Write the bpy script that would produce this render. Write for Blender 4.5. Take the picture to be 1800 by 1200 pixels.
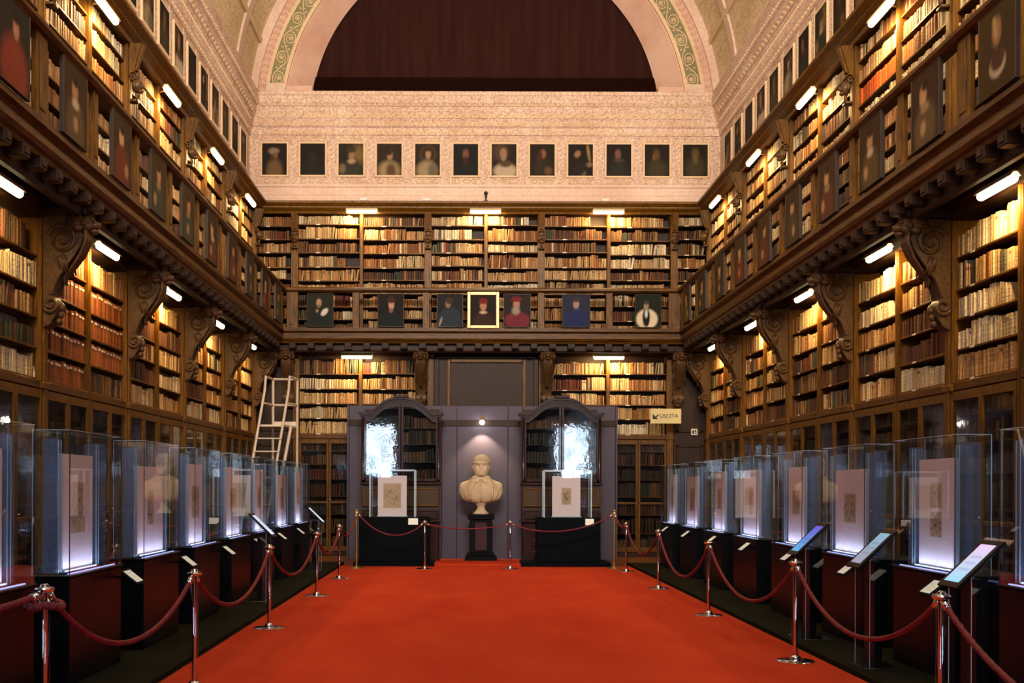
import bpy, math, random
import numpy as np
from mathutils import Vector, Matrix

# ------------------------------------------------------------------ camera, light, exposure
SC = bpy.context.scene
for _o in list(bpy.data.objects):
    bpy.data.objects.remove(_o)
COL = SC.collection
EYE = 1.62
F = 1850.0
VPX, VPY = 819.0, 855.0
cam_d = bpy.data.cameras.new('camera')
cam = bpy.data.objects.new('camera', cam_d)
COL.objects.link(cam)
cam_d.sensor_width = 36.0
cam_d.lens = F / 1800.0 * 36.0
ROLL = 0.0032
# the principal point sits at the vanishing point of the hall; shift moves the frame there
_dx, _dy = (900 - VPX), (VPY - 600)
cam_d.shift_x = _dx / 1800.0
cam_d.shift_y = _dy / 1800.0
cam_d.clip_start = 0.05
cam_d.clip_end = 200
cam.location = (0, 0, EYE)
cam.rotation_euler = Matrix.Rotation(math.radians(90), 3, 'X').to_euler()
cam.rotation_euler.rotate_axis('Z', ROLL)
SC.camera = cam

SC.view_settings.view_transform = 'Standard'
SC.view_settings.look = 'None'
SC.view_settings.gamma = 1.0
SC.view_settings.use_curve_mapping = False
SC.view_settings.exposure = 0.0
SC.cycles.transparent_max_bounces = 64
SC.cycles.max_bounces = 7
SC.cycles.diffuse_bounces = 3
SC.cycles.glossy_bounces = 4
SC.cycles.sample_clamp_indirect = 6.0
SC.cycles.sample_clamp_direct = 0.0
SC.cycles.caustics_reflective = False
SC.cycles.caustics_refractive = False
SC.cycles.use_denoising = True

world = bpy.data.worlds.new('world')
SC.world = world
world.use_nodes = True
world.node_tree.nodes['Background'].inputs[0].default_value = (0.35, 0.45, 0.65, 1)
world.node_tree.nodes['Background'].inputs[1].default_value = 0.3


def area(name, loc, target, sx, sy, power, color, spread=None):
    d = bpy.data.lights.new(name, 'AREA')
    d.shape = 'RECTANGLE'
    d.size, d.size_y = sx, sy
    d.energy = power
    d.color = color
    if spread:
        d.spread = spread
    o = bpy.data.objects.new(name, d)
    COL.objects.link(o)
    o.location = loc
    o.rotation_euler = (Vector(target) - Vector(loc)).to_track_quat('-Z', 'Y').to_euler()
    return o


WARM = (1.0, 0.62, 0.24)
P_VAULT = 370.0      # warm floodlights high in the hall
P_SHELF = 46.0        # one bookcase lamp
E_WINDOW = 34.0        # daylight windows in the wall behind
FLOOD = (1.0, 0.79, 0.60)
area('cornice_flood_left', (-4.85, 12.0, 8.32), (4.0, 12.0, 13.2), 23.0, 0.15, P_VAULT, FLOOD)
area('cornice_flood_right', (5.65, 12.0, 8.32), (-3.2, 12.0, 13.2), 23.0, 0.15, P_VAULT, FLOOD)
area('rear_fill', (0.4, -1.5, 11.2), (0.4, 24.0, 10.3), 6.0, 2.0, 1020, FLOOD, math.radians(75))  # added area light, no lamp modelled, brightens the end wall plaster
area('overhead_fill', (0.4, 10.0, 13.6), (0.4, 12.0, 0.0), 5.0, 8.0, 230, (1.0, 0.80, 0.62))  # added unseen area light under the vault, warm ambient fill

# ------------------------------------------------------------------ room measures (metres, camera at 0,0)
XL, XR, YB = -4.89, 5.58, 24.5          # bookcase faces
PXL, PXR, PY = -5.13, 5.98, 24.85       # plaster walls above
CX = 0.5 * (XL + XR)
Y0 = -4.0                               # wall behind the camera
GAL = 0.75                              # gallery depth
ZD, ZTOP = 5.16, 8.2
PITCH = 3.03
PIL0 = 12.10


def at(px, py, Y):
    return Vector(((px - VPX) * Y / F, Y, EYE + (VPY - py) * Y / F))


def lin(h):
    h = h.lstrip('#')
    out = []
    for i in (0, 2, 4):
        c = int(h[i:i + 2], 16) / 255.0
        out.append(c / 12.92 if c <= 0.04045 else ((c + 0.055) / 1.055) ** 2.4)
    return tuple(out)


# ------------------------------------------------------------------ mesh helpers
class MB:
    def __init__(s):
        s.v = []
        s.f = []

    def add(s, verts, faces):
        n = len(s.v)
        s.v += [tuple(p) for p in verts]
        s.f += [tuple(i + n for i in f) for f in faces]
        return s

    def box(s, x0, x1, y0, y1, z0, z1):
        return s.add([(x0, y0, z0), (x1, y0, z0), (x1, y1, z0), (x0, y1, z0), (x0, y0, z1), (x1, y0, z1), (x1, y1, z1), (x0, y1, z1)],
                     [(0, 3, 2, 1), (4, 5, 6, 7), (0, 1, 5, 4), (1, 2, 6, 5), (2, 3, 7, 6), (3, 0, 4, 7)])

    def bbox(s, x0, x1, y0, y1, z0, z1, b=0.01):
        """box with chamfered edges on all sides"""
        pts = []
        for (z, i) in ((z0, b), (z0 + b, 0), (z1 - b, 0), (z1, b)):
            pts += [(x0 + b + i, y0 + i, z), (x1 - b - i, y0 + i, z), (x1 - i, y0 + b + i, z), (x1 - i, y1 - b - i, z),
                    (x1 - b - i, y1 - i, z), (x0 + b + i, y1 - i, z), (x0 + i, y1 - b - i, z), (x0 + i, y0 + b + i, z)]
        fs = [tuple(reversed(range(8))), tuple(range(24, 32))]
        for k in range(3):
            for j in range(8):
                a = k * 8 + j
                c = k * 8 + (j + 1) % 8
                fs.append((a, c, c + 8, a + 8))
        return s.add(pts, fs)

    def prism(s, poly, axis, a, b):
        """closed polygon (2d points) extruded along axis 'x','y','z' from a to b"""
        n = len(poly)

        def P(p, t):
            return {'x': (t, p[0], p[1]), 'y': (p[0], t, p[1]), 'z': (p[0], p[1], t)}[axis]
        s.add([P(p, a) for p in poly] + [P(p, b) for p in poly],
              [tuple(range(n)), tuple(reversed(range(n, 2 * n)))] + [(i, i + n, (i + 1) % n + n, (i + 1) % n) for i in range(n)])
        return s

    def tube(s, pts, r, seg=8, cap=True):
        pts = [Vector(p) for p in pts]
        n = len(pts)
        rr = r if isinstance(r, (list, tuple)) else [r] * n
        up = None
        vs = []
        for i, p in enumerate(pts):
            t = (pts[min(i + 1, n - 1)] - pts[max(i - 1, 0)]).normalized()
            if up is None:
                up = Vector((0, 0, 1)) if abs(t.z) < 0.9 else Vector((1, 0, 0))
            a = t.cross(up)
            if a.length < 1e-5:
                a = t.cross(Vector((0, 1, 0)))
            a.normalize()
            b = a.cross(t).normalized()
            up = b
            for k in range(seg):
                w = 2 * math.pi * k / seg
                vs.append(p + (a * math.cos(w) + b * math.sin(w)) * rr[i])
        fs = []
        for i in range(n - 1):
            for k in range(seg):
                k2 = (k + 1) % seg
                fs.append((i * seg + k, i * seg + k2, (i + 1) * seg + k2, (i + 1) * seg + k))
        if cap:
            fs.append(tuple(reversed(range(seg))))
            fs.append(tuple(range((n - 1) * seg, n * seg)))
        return s.add(vs, fs)

    def lathe(s, prof, seg=20, c=(0, 0, 0), sx=1, sy=1):
        n = len(prof)
        vs, fs = [], []
        for (r, z) in prof:
            for k in range(seg):
                w = 2 * math.pi * k / seg
                vs.append((c[0] + r * math.cos(w) * sx, c[1] + r * math.sin(w) * sy, c[2] + z))
        for i in range(n - 1):
            for k in range(seg):
                k2 = (k + 1) % seg
                fs.append((i * seg + k, i * seg + k2, (i + 1) * seg + k2, (i + 1) * seg + k))
        fs.append(tuple(reversed(range(seg))))
        fs.append(tuple(range((n - 1) * seg, n * seg)))
        return s.add(vs, fs)

    def ball(s, c, rx, ry, rz, seg=10, rings=7):
        prof = [(math.sin(math.pi * (i + 0.02) / (rings + 0.04)), -math.cos(math.pi * (i + 0.02) / (rings + 0.04))) for i in range(rings + 1)]
        vs, fs = [], []
        for (r, z) in prof:
            for k in range(seg):
                w = 2 * math.pi * k / seg
                vs.append((c[0] + r * math.cos(w) * rx, c[1] + r * math.sin(w) * ry, c[2] + z * rz))
        for i in range(rings):
            for k in range(seg):
                k2 = (k + 1) % seg
                fs.append((i * seg + k, i * seg + k2, (i + 1) * seg + k2, (i + 1) * seg + k))
        return s.add(vs, fs)

    def mesh(s, name, m, smooth=False):
        me = bpy.data.meshes.new(name)
        me.from_pydata(s.v, [], s.f)
        if m:
            me.materials.append(m)
        if smooth:
            me.polygons.foreach_set('use_smooth', [True] * len(me.polygons))
            if smooth != 'all':
                me.set_sharp_from_angle(angle=math.radians(38))
        me.update()
        return me


def fixnorm(me):
    import bmesh
    b = bmesh.new()
    b.from_mesh(me)
    bmesh.ops.recalc_face_normals(b, faces=b.faces)
    b.to_mesh(me)
    b.free()
    return me


def link(name, data, parent=None, loc=(0, 0, 0), rz=0.0):
    o = bpy.data.objects.new(name, data)
    COL.objects.link(o)
    o.location = loc
    if rz:
        o.rotation_euler = (0, 0, rz)
    if parent:
        o.parent = parent
    return o


def part(name, mb, m, parent, loc=(0, 0, 0), rz=0.0, smooth=False):
    return link(name, mb.mesh(name, m, smooth) if isinstance(mb, MB) else mb, parent, loc, rz)


def tag(o, label, cat, group=None, kind=None):
    if label:
        o['label'] = label
    if cat:
        o['category'] = cat
    if group:
        o['group'] = group
    if kind:
        o['kind'] = kind
    return o


def thing(name, label, cat, loc=(0, 0, 0), rz=0.0, group=None, kind=None):
    return tag(link(name, None, None, loc, rz), label, cat, group, kind)


def struct(name, mb, m, label, smooth=False, cat='wall'):
    o = part(name, mb, m, None, smooth=smooth)
    o['kind'] = 'structure'
    o['label'] = label
    o['category'] = cat
    return o


RZ = {'L': math.pi / 2, 'R': -math.pi / 2, 'B': 0.0}


def wpt(side, s, out, z):
    """point on a wall: s along (Y for side walls, X for the end wall), out = distance from the bookcase face into the room"""
    if side == 'L':
        return Vector((XL + out, s, z))
    if side == 'R':
        return Vector((XR - out, s, z))
    return Vector((s, YB - out, z))


ORD = ['first', 'second', 'third', 'fourth', 'fifth', 'sixth', 'seventh', 'eighth', 'ninth', 'tenth', 'eleventh', 'twelfth', 'thirteenth',
       'fourteenth', 'fifteenth', 'sixteenth', 'seventeenth', 'eighteenth', 'nineteenth', 'twentieth'] + ['%dth' % i for i in range(21, 80)]
SIDE = {'L': 'left', 'R': 'right', 'B': 'end'}
for _i in range(80):
    if _i + 1 > 20 and (_i + 1) % 10 in (1, 2, 3):
        ORD[_i] = '%d%s' % (_i + 1, {1: 'st', 2: 'nd', 3: 'rd'}[(_i + 1) % 10])


# ------------------------------------------------------------------ materials
def new_mat(name):
    m = bpy.data.materials.new(name)
    m.use_nodes = True
    nt = m.node_tree
    return m, nt, nt.nodes['Principled BSDF']


def plain(name, col, rough=0.5, metal=0.0, coat=0.0, emit=None, es=0.0, spec=0.5):
    m, nt, b = new_mat(name)
    b.inputs['Base Color'].default_value = (*col, 1)
    b.inputs['Roughness'].default_value = rough
    b.inputs['Metallic'].default_value = metal
    b.inputs['Coat Weight'].default_value = coat
    b.inputs['Specular IOR Level'].default_value = spec
    if emit:
        b.inputs['Emission Color'].default_value = (*emit, 1)
        b.inputs['Emission Strength'].default_value = es
    return m


def ramp(nt, a, b, fac, p0=0.3, p1=0.7, mid=None):
    r = nt.nodes.new('ShaderNodeValToRGB')
    r.color_ramp.elements[0].position = p0
    r.color_ramp.elements[0].color = (*a, 1)
    r.color_ramp.elements[1].position = p1
    r.color_ramp.elements[1].color = (*b, 1)
    nt.links.new(fac, r.inputs[0])
    return r.outputs[0]


def noise(nt, scale, vec=None, detail=4, rough=0.55, dist=0.0):
    n = nt.nodes.new('ShaderNodeTexNoise')
    n.inputs['Scale'].default_value = scale
    n.inputs['Detail'].default_value = detail
    n.inputs['Roughness'].default_value = rough
    n.inputs['Distortion'].default_value = dist
    if vec:
        nt.links.new(vec, n.inputs['Vector'])
    return n.outputs['Fac']


def coords(nt, scale=(1, 1, 1), kind='Object'):
    t = nt.nodes.new('ShaderNodeTexCoord')
    mp = nt.nodes.new('ShaderNodeMapping')
    mp.inputs['Scale'].default_value = scale
    nt.links.new(t.outputs[kind], mp.inputs['Vector'])
    return mp.outputs[0]


def bump(nt, h, strength, dist=0.02):
    n = nt.nodes.new('ShaderNodeBump')
    n.inputs['Strength'].default_value = strength
    n.inputs['Distance'].default_value = dist
    nt.links.new(h, n.inputs['Height'])
    return n.outputs[0]


def wood(name, c0, c1, rough=0.42, scale=(14, 14, 1.6), coat=0.0):
    m, nt, b = new_mat(name)
    v = coords(nt, scale)
    n = noise(nt, 2.2, v, 6, 0.6, 0.6)
    nt.links.new(ramp(nt, c0, c1, n, 0.32, 0.72), b.inputs['Base Color'])
    b.inputs['Roughness'].default_value = rough
    b.inputs['Coat Weight'].default_value = coat
    b.inputs['Specular IOR Level'].default_value = 0.28
    nt.links.new(bump(nt, n, 0.25, 0.01), b.inputs['Normal'])
    return m


M = {}
M['wood'] = wood('walnut', lin('3d2706'), lin('7a5109'))
M['wood_h'] = wood('walnut_across', lin('362206'), lin('6c4509'), scale=(1.6, 1.6, 14))
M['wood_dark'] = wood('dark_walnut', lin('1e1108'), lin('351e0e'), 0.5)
M['carved'] = wood('carved_walnut', lin('3a2818'), lin('634628'), 0.4, (9, 9, 9))
M['cabinet'] = wood('polished_mahogany', lin('1c0e0e'), lin('38191a'), 0.28, coat=0.3)
M['cabinet_matt'] = wood('dull_mahogany', lin('1c0e0e'), lin('38191a'), 0.55)
M['gilt'] = plain('old_gilt', lin('5e4010'), 0.6, 0.0, spec=0.3)
M['paper'] = plain('paper_label', lin('d9d2c4'), 0.8)
M['black'] = plain('black_lacquer', (0.006, 0.007, 0.010), 0.3, spec=0.1)
M['black_matt'] = plain('black_board', (0.003, 0.005, 0.008), 0.5, spec=0.04)
M['chrome'] = plain('chrome', (0.82, 0.82, 0.86), 0.08, 1.0)
M['brass'] = plain('brass', lin('d9bf80'), 0.25, 0.9)
M['alu'] = plain('cream_metal', lin('d8cdbb'), 0.4, 0.2)
M['marble'] = None


def glass_mat(name, tint, rough=0.02, ior=1.5, wavy=0.0):
    m, nt, b = new_mat(name)
    nt.nodes.remove(b)
    out = nt.nodes['Material Output']
    tr = nt.nodes.new('ShaderNodeBsdfTransparent')
    tr.inputs[0].default_value = (*tint, 1)
    gl = nt.nodes.new('ShaderNodeBsdfGlossy')
    gl.inputs['Roughness'].default_value = rough
    gl.inputs[0].default_value = (0.95, 0.98, 1, 1)
    if wavy:
        nt.links.new(bump(nt, noise(nt, 5.0, coords(nt), 3, 0.6), wavy, 0.01), gl.inputs['Normal'])
    # Schlick reflectance of a thin pane, counted once per pane (on its front faces)
    geo = nt.nodes.new('ShaderNodeNewGeometry')

    def mt(op, x, y=None, z=None):
        n = nt.nodes.new('ShaderNodeMath')
        n.operation = op
        for i, q in enumerate((x, y, z)):
            if q is None:
                continue
            if isinstance(q, (int, float)):
                n.inputs[i].default_value = q
            else:
                nt.links.new(q, n.inputs[i])
        return n.outputs[0]
    dt = nt.nodes.new('ShaderNodeVectorMath')
    dt.operation = 'DOT_PRODUCT'
    nt.links.new(geo.outputs['Incoming'], dt.inputs[0])
    nt.links.new(geo.outputs['Normal'], dt.inputs[1])
    f0 = ((ior - 1) / (ior + 1)) ** 2 * 2.3
    sch = mt('MULTIPLY_ADD', mt('POWER', mt('SUBTRACT', 1.0, mt('ABSOLUTE', dt.outputs['Value'])), 4.5), 1 - f0, f0)
    fac = mt('MULTIPLY', sch, mt('SUBTRACT', 1.0, geo.outputs['Backfacing']))
    mx = nt.nodes.new('ShaderNodeMixShader')
    nt.links.new(fac, mx.inputs[0])
    nt.links.new(tr.outputs[0], mx.inputs[1])
    nt.links.new(gl.outputs[0], mx.inputs[2])
    nt.links.new(mx.outputs[0], out.inputs[0])
    return m


M['glass'] = glass_mat('display_glass', (0.965, 0.985, 0.99), 0.01, 1.5)
M['door_glass'] = glass_mat('old_door_glass', (0.86, 0.88, 0.9), 0.04, 1.42, 0.12)
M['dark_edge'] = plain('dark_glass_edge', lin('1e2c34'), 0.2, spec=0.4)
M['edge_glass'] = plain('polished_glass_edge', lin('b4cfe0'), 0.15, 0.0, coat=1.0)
M['acrylic'] = glass_mat('clear_acrylic', (0.93, 0.95, 0.97), 0.03, 1.55)


def slab_mat():
    """thick bluish acrylic that both lets light through and scatters a little of it"""
    m, nt, b = new_mat('blue_acrylic_slab')
    out = nt.nodes['Material Output']
    b.inputs['Base Color'].default_value = (*lin('a9bedd'), 1)
    b.inputs['Roughness'].default_value = 0.12
    b.inputs['Specular IOR Level'].default_value = 0.8
    tr = nt.nodes.new('ShaderNodeBsdfTransparent')
    tr.inputs[0].default_value = (0.86, 0.91, 1.0, 1)
    mx = nt.nodes.new('ShaderNodeMixShader')
    mx.inputs[0].default_value = 0.14
    nt.links.new(tr.outputs[0], mx.inputs[1])
    nt.links.new(b.outputs[0], mx.inputs[2])
    nt.links.new(mx.outputs[0], out.inputs[0])
    return m


M['slab'] = slab_mat()


def attr_mat(name, attr, rough=0.6, spec=0.4, bumpy=0.0, coat=0.0):
    m, nt, b = new_mat(name)
    a = nt.nodes.new('ShaderNodeAttribute')
    a.attribute_name = attr
    nt.links.new(a.outputs['Color'], b.inputs['Base Color'])
    b.inputs['Roughness'].default_value = rough
    b.inputs['Specular IOR Level'].default_value = spec
    b.inputs['Coat Weight'].default_value = coat
    if bumpy:
        nt.links.new(bump(nt, noise(nt, 60, coords(nt)), bumpy, 0.004), b.inputs['Normal'])
    return m


M['paint'] = attr_mat('oil_paint', 'col', 0.6, 0.12, 0.2)
M['drawing'] = attr_mat('ink_on_paper', 'col', 0.85, 0.2)


def book_mat():
    """cloth, vellum and leather: colour per book, ribs and rubbed title patch across the spine by height"""
    m, nt, b = new_mat('book_bindings')
    a = nt.nodes.new('ShaderNodeAttribute')
    a.attribute_name = 'col'
    vv = nt.nodes.new('ShaderNodeAttribute')
    vv.attribute_name = 'vv'
    rnd = nt.nodes.new('ShaderNodeAttribute')
    rnd.attribute_name = 'rnd'

    def math_(op, x, y=None, z=None):
        n = nt.nodes.new('ShaderNodeMath')
        n.operation = op
        for i, q in enumerate((x, y, z)):
            if q is None:
                continue
            if isinstance(q, (int, float)):
                n.inputs[i].default_value = q
            else:
                nt.links.new(q, n.inputs[i])
        return n.outputs[0]
    fr = math_('FRACT', math_('MULTIPLY', vv.outputs['Fac'], 5.0))
    rib = math_('LESS_THAN', math_('ABSOLUTE', math_('SUBTRACT', fr, 0.5)), 0.07)
    has = math_('GREATER_THAN', rnd.outputs['Fac'], 0.45)
    rib = math_('MULTIPLY', rib, has)
    patch = math_('MULTIPLY', math_('LESS_THAN', math_('ABSOLUTE', math_('SUBTRACT', vv.outputs['Fac'], 0.79)), 0.065),
                  math_('GREATER_THAN', math_('FRACT', math_('MULTIPLY', rnd.outputs['Fac'], 7.3)), 0.86))
    n1 = noise(nt, 26, coords(nt), 4, 0.6)
    mixn = nt.nodes.new('ShaderNodeMix')
    mixn.data_type = 'RGBA'
    mixn.blend_type = 'MULTIPLY'
    mixn.inputs[0].default_value = 1.0
    nt.links.new(a.outputs['Color'], mixn.inputs[6])
    nt.links.new(ramp(nt, (0.55, 0.5, 0.45), (1.15, 1.12, 1.05), n1, 0.25, 0.7), mixn.inputs[7])
    mr = nt.nodes.new('ShaderNodeMix')
    mr.data_type = 'RGBA'
    mr.blend_type = 'MULTIPLY'
    nt.links.new(math_('MULTIPLY', rib, 0.75), mr.inputs[0])
    nt.links.new(mixn.outputs[2], mr.inputs[6])
    mr.inputs[7].default_value = (0.55, 0.48, 0.4, 1)
    mp = nt.nodes.new('ShaderNodeMix')
    mp.data_type = 'RGBA'
    nt.links.new(math_('MULTIPLY', patch, 0.8), mp.inputs[0])
    nt.links.new(mr.outputs[2], mp.inputs[6])
    mp.inputs[7].default_value = (*lin('5a2c18'), 1)
    nt.links.new(mp.outputs[2], b.inputs['Base Color'])
    b.inputs['Roughness'].default_value = 0.6
    b.inputs['Specular IOR Level'].default_value = 0.3
    return m


M['book'] = book_mat()


def plaster_mat(name, base, dark, orn, orn_amt, scale=9.0, bstr=0.3, tint=None):
    m, nt, b = new_mat(name)
    v = coords(nt)
    big = noise(nt, 0.9, v, 5, 0.65)
    c1 = ramp(nt, dark, base, big, 0.28, 0.6)
    # painted scrollwork: thin lines where two warped wave fields cross a threshold
    vo = nt.nodes.new('ShaderNodeTexVoronoi')
    vo.feature = 'DISTANCE_TO_EDGE'
    vo.inputs['Scale'].default_value = scale
    vo.inputs['Randomness'].default_value = 0.55
    wrp = nt.nodes.new('ShaderNodeTexNoise')
    wrp.inputs['Scale'].default_value = scale * 0.9
    wrp.inputs['Detail'].default_value = 2
    nt.links.new(v, wrp.inputs['Vector'])
    add = nt.nodes.new('ShaderNodeVectorMath')
    add.operation = 'MULTIPLY_ADD'
    add.inputs[1].default_value = (0.22, 0.22, 0.22)
    nt.links.new(wrp.outputs['Color'], add.inputs[0])
    nt.links.new(v, add.inputs[2])
    nt.links.new(add.outputs[0], vo.inputs['Vector'])
    line = nt.nodes.new('ShaderNodeValToRGB')
    line.color_ramp.elements[0].position = 0.01
    line.color_ramp.elements[0].color = (1, 1, 1, 1)
    line.color_ramp.elements[1].position = 0.11
    line.color_ramp.elements[1].color = (0, 0, 0, 1)
    nt.links.new(vo.outputs['Distance'], line.inputs[0])
    mul = nt.nodes.new('ShaderNodeMath')
    mul.operation = 'MULTIPLY'
    mul.inputs[1].default_value = orn_amt
    nt.links.new(line.outputs[0], mul.inputs[0])
    mx = nt.nodes.new('ShaderNodeMix')
    mx.data_type = 'RGBA'
    nt.links.new(mul.outputs[0], mx.inputs[0])
    nt.links.new(c1, mx.inputs[6])
    mx.inputs[7].default_value = (*orn, 1)
    nt.links.new(mx.outputs[2], b.inputs['Base Color'])
    b.inputs['Roughness'].default_value = 0.85
    b.inputs['Specular IOR Level'].default_value = 0.2
    nt.links.new(bump(nt, line.outputs[0], bstr, 0.01), b.inputs['Normal'])
    return m


M['plaster'] = plaster_mat('painted_plaster', lin('d8c2b0'), lin('c6a794'), lin('8e6c4e'), 0.65, 10)
M['plaster_flat'] = plaster_mat('plain_plaster', lin('dac4b4'), lin('c8aa98'), lin('ab8468'), 0.25, 7, 0.1)
M['plaster_pink'] = plaster_mat('rosy_plaster', lin('d6b6a2'), lin('c59a88'), lin('b08674'), 0.06, 4, 0.08)
M['plaster_green'] = plaster_mat('green_ground', lin('86865f'), lin('6a6d49'), lin('9c9a78'), 0.3, 10, 0.1)
M['vault'] = plaster_mat('vault_paint', lin('e2ceac'), lin('cbb68e'), lin('a39464'), 0.6, 7, 0.3)
M['stucco'] = plaster_mat('stucco_relief', lin('dac3a0'), lin('ccae8c'), lin('c09c78'), 0.2, 20, 0.1)


def curtain_mat():
    m, nt, b = new_mat('brown_blackout_cloth')
    v = coords(nt, (1, 1, 1))
    w = noise(nt, 1.0, coords(nt, (6, 1, 0.4)), 3)
    nt.links.new(ramp(nt, lin('27120e'), lin('321a16'), w, 0.3, 0.7), b.inputs['Base Color'])
    b.inputs['Roughness'].default_value = 0.9
    b.inputs['Specular IOR Level'].default_value = 0.1
    return m


M['curtain'] = curtain_mat()


def carpet_mat():
    m, nt, b = new_mat('red_carpet')
    n1 = noise(nt, 1.2, coords(nt, (1, 0.5, 1)), 5, 0.6)
    n2 = noise(nt, 260, coords(nt), 2, 0.5)
    mx = nt.nodes.new('ShaderNodeMix')
    mx.data_type = 'RGBA'
    mx.blend_type = 'MULTIPLY'
    mx.inputs[0].default_value = 0.5
    nt.links.new(ramp(nt, lin('c03a20'), lin('d04a28'), n1, 0.3, 0.7), mx.inputs[6])
    nt.links.new(ramp(nt, (0.6, 0.6, 0.6), (1.2, 1.2, 1.2), n2, 0.3, 0.7), mx.inputs[7])
    nt.links.new(mx.outputs[2], b.inputs['Base Color'])
    b.inputs['Roughness'].default_value = 0.95
    b.inputs['Specular IOR Level'].default_value = 0.1
    nt.links.new(bump(nt, n2, 0.4, 0.004), b.inputs['Normal'])
    return m


M['carpet'] = carpet_mat()
M['floor'] = wood('worn_parquet', lin('5a3018'), lin('86502a'), 0.4, (1.2, 6, 1))
M['platform'] = plain('dark_platform', (0.009, 0.010, 0.004), 0.8, spec=0.1)
M['purple'] = plain('mauve_partition', lin('4a4458'), 0.6)
M['purple_d'] = plain('mauve_partition_line', lin('2c2836'), 0.7)


def marble_mat():
    m, nt, b = new_mat('old_marble')
    n1 = noise(nt, 3.0, coords(nt), 6, 0.6, 0.8)
    nt.links.new(ramp(nt, lin('bda884'), lin('ddd0b0'), n1, 0.3, 0.65), b.inputs['Base Color'])
    b.inputs['Roughness'].default_value = 0.5
    return m


M['marble'] = marble_mat()


def rope_mat():
    m, nt, b = new_mat('crimson_rope')
    n1 = noise(nt, 40, coords(nt), 3)
    nt.links.new(ramp(nt, lin('4f0c18'), lin('8a1a2c'), n1, 0.3, 0.7), b.inputs['Base Color'])
    b.inputs['Roughness'].default_value = 0.6
    return m


M['rope'] = rope_mat()
M['mount'] = plain('white_mount', lin('e3dbe0'), 0.7)
M['tube'] = plain('lit_tube', (1, 1, 0.8), 0.4, emit=(1.0, 0.90, 0.50), es=7.0)
M['led'] = plain('led_strip', (1, 1, 1), 0.4, emit=(0.35, 0.45, 1.0), es=1.3)
M['housing'] = plain('lamp_housing', lin('c8b893'), 0.5, 0.1)
M['spot'] = plain('spot_lamp', (1, 1, 1), 0.4, emit=(1.0, 0.9, 0.75), es=60.0)
M['screen'] = attr_mat('tablet_screen', 'col', 0.2)
_b = M['screen'].node_tree
_a = [n for n in _b.nodes if n.type == 'ATTRIBUTE'][0]
_b.links.new(_a.outputs['Color'], _b.nodes['Principled BSDF'].inputs['Emission Color'])
_b.nodes['Principled BSDF'].inputs['Emission Strength'].default_value = 0.9
M['tagcard'] = plain('emissive_caption_card', lin('d9dccb'), 0.5, emit=lin('d9dccb'), es=0.4)  # card also emits a little of its own colour
M['sign'] = plain('cream_sign', lin('d8cc96'), 0.6)
M['ink'] = plain('black_lettering', (0.01, 0.01, 0.01), 0.6)
M['grey_ink'] = plain('grey_lettering', lin('77776c'), 0.6)
M['window'] = plain('bright_window_pane', (0.8, 0.85, 0.9), 0.3, emit=(0.62, 0.78, 1.0), es=E_WINDOW)
_nt = M['window'].node_tree
_n = noise(_nt, 2.2, coords(_nt), 6, 0.7, 0.4)
_nt.links.new(ramp(_nt, (0.03, 0.06, 0.05), (0.66, 0.82, 1.0), _n, 0.40, 0.50), _nt.nodes['Principled BSDF'].inputs['Emission Color'])
M['window_high'] = plain('dim_high_window_pane', (0.8, 0.85, 0.9), 0.3, emit=(0.70, 0.80, 1.0), es=5.0)
M['white'] = plain('white_plastic', lin('d8d4cc'), 0.5)

# ------------------------------------------------------------------ the setting
g = 0.3
struct('floor', MB().box(PXL - g, PXR + g, Y0 - g, PY + g, -0.2, 0), M['floor'], 'worn brown parquet floor of the hall', cat='floor')
struct('wall_left', MB().box(PXL - g, PXL, Y0 - g, PY + 0.9, 0, 10.9), M['plaster'], 'left painted plaster wall above the bookcases')
struct('wall_right', MB().box(PXR, PXR + g, Y0 - g, PY + 0.9, 0, 10.9), M['plaster'], 'right painted plaster wall above the bookcases')
struct('wall_end', MB().box(PXL, PXR, PY, PY + g, 0, 10.86), M['plaster'], 'far end plaster wall carrying the portrait frieze')
struct('wall_rear', MB().box(PXL, PXR, Y0 - g, Y0, 0, 16.5), M['wood_dark'], 'dark panelled wall at the near end of the hall')

# barrel vault
ACX, ACZ, VR = 0.5 * (PXL + PXR), 10.45, 0.5 * (PXR - PXL)


def arc(r0, r1, y0, y1, a0, a1, seg=72, cz=ACZ, r0b=None, czb=None):
    """ring sector between radii r0 (inner) and r1 (outer), from y0 (front) to y1; r0b = inner radius at the back for a splay"""
    mb = MB()
    vs, fs = [], []
    for i in range(seg + 1):
        t = a0 + (a1 - a0) * i / seg
        c, s = math.cos(t), math.sin(t)
        for (r, y) in ((r0, y0), (r1, y0), (r1, y1), (r0b or r0, y1)):
            vs.append((ACX + c * r, y, (czb if (czb and y == y1) else cz) + s * r))
    for i in range(seg):
        for k in range(4):
            k2 = (k + 1) % 4
            fs.append((i * 4 + k, (i + 1) * 4 + k, (i + 1) * 4 + k2, i * 4 + k2))
    fs.append((0, 1, 2, 3))
    fs.append(tuple(seg * 4 + k for k in (3, 2, 1, 0)))
    return mb.add(vs, fs)


_v = struct('ceiling', arc(VR, VR + 0.3, Y0 - g, PY + 0.9, 0, math.pi), M['vault'], 'painted barrel vault over the hall', True, 'ceiling')
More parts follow.
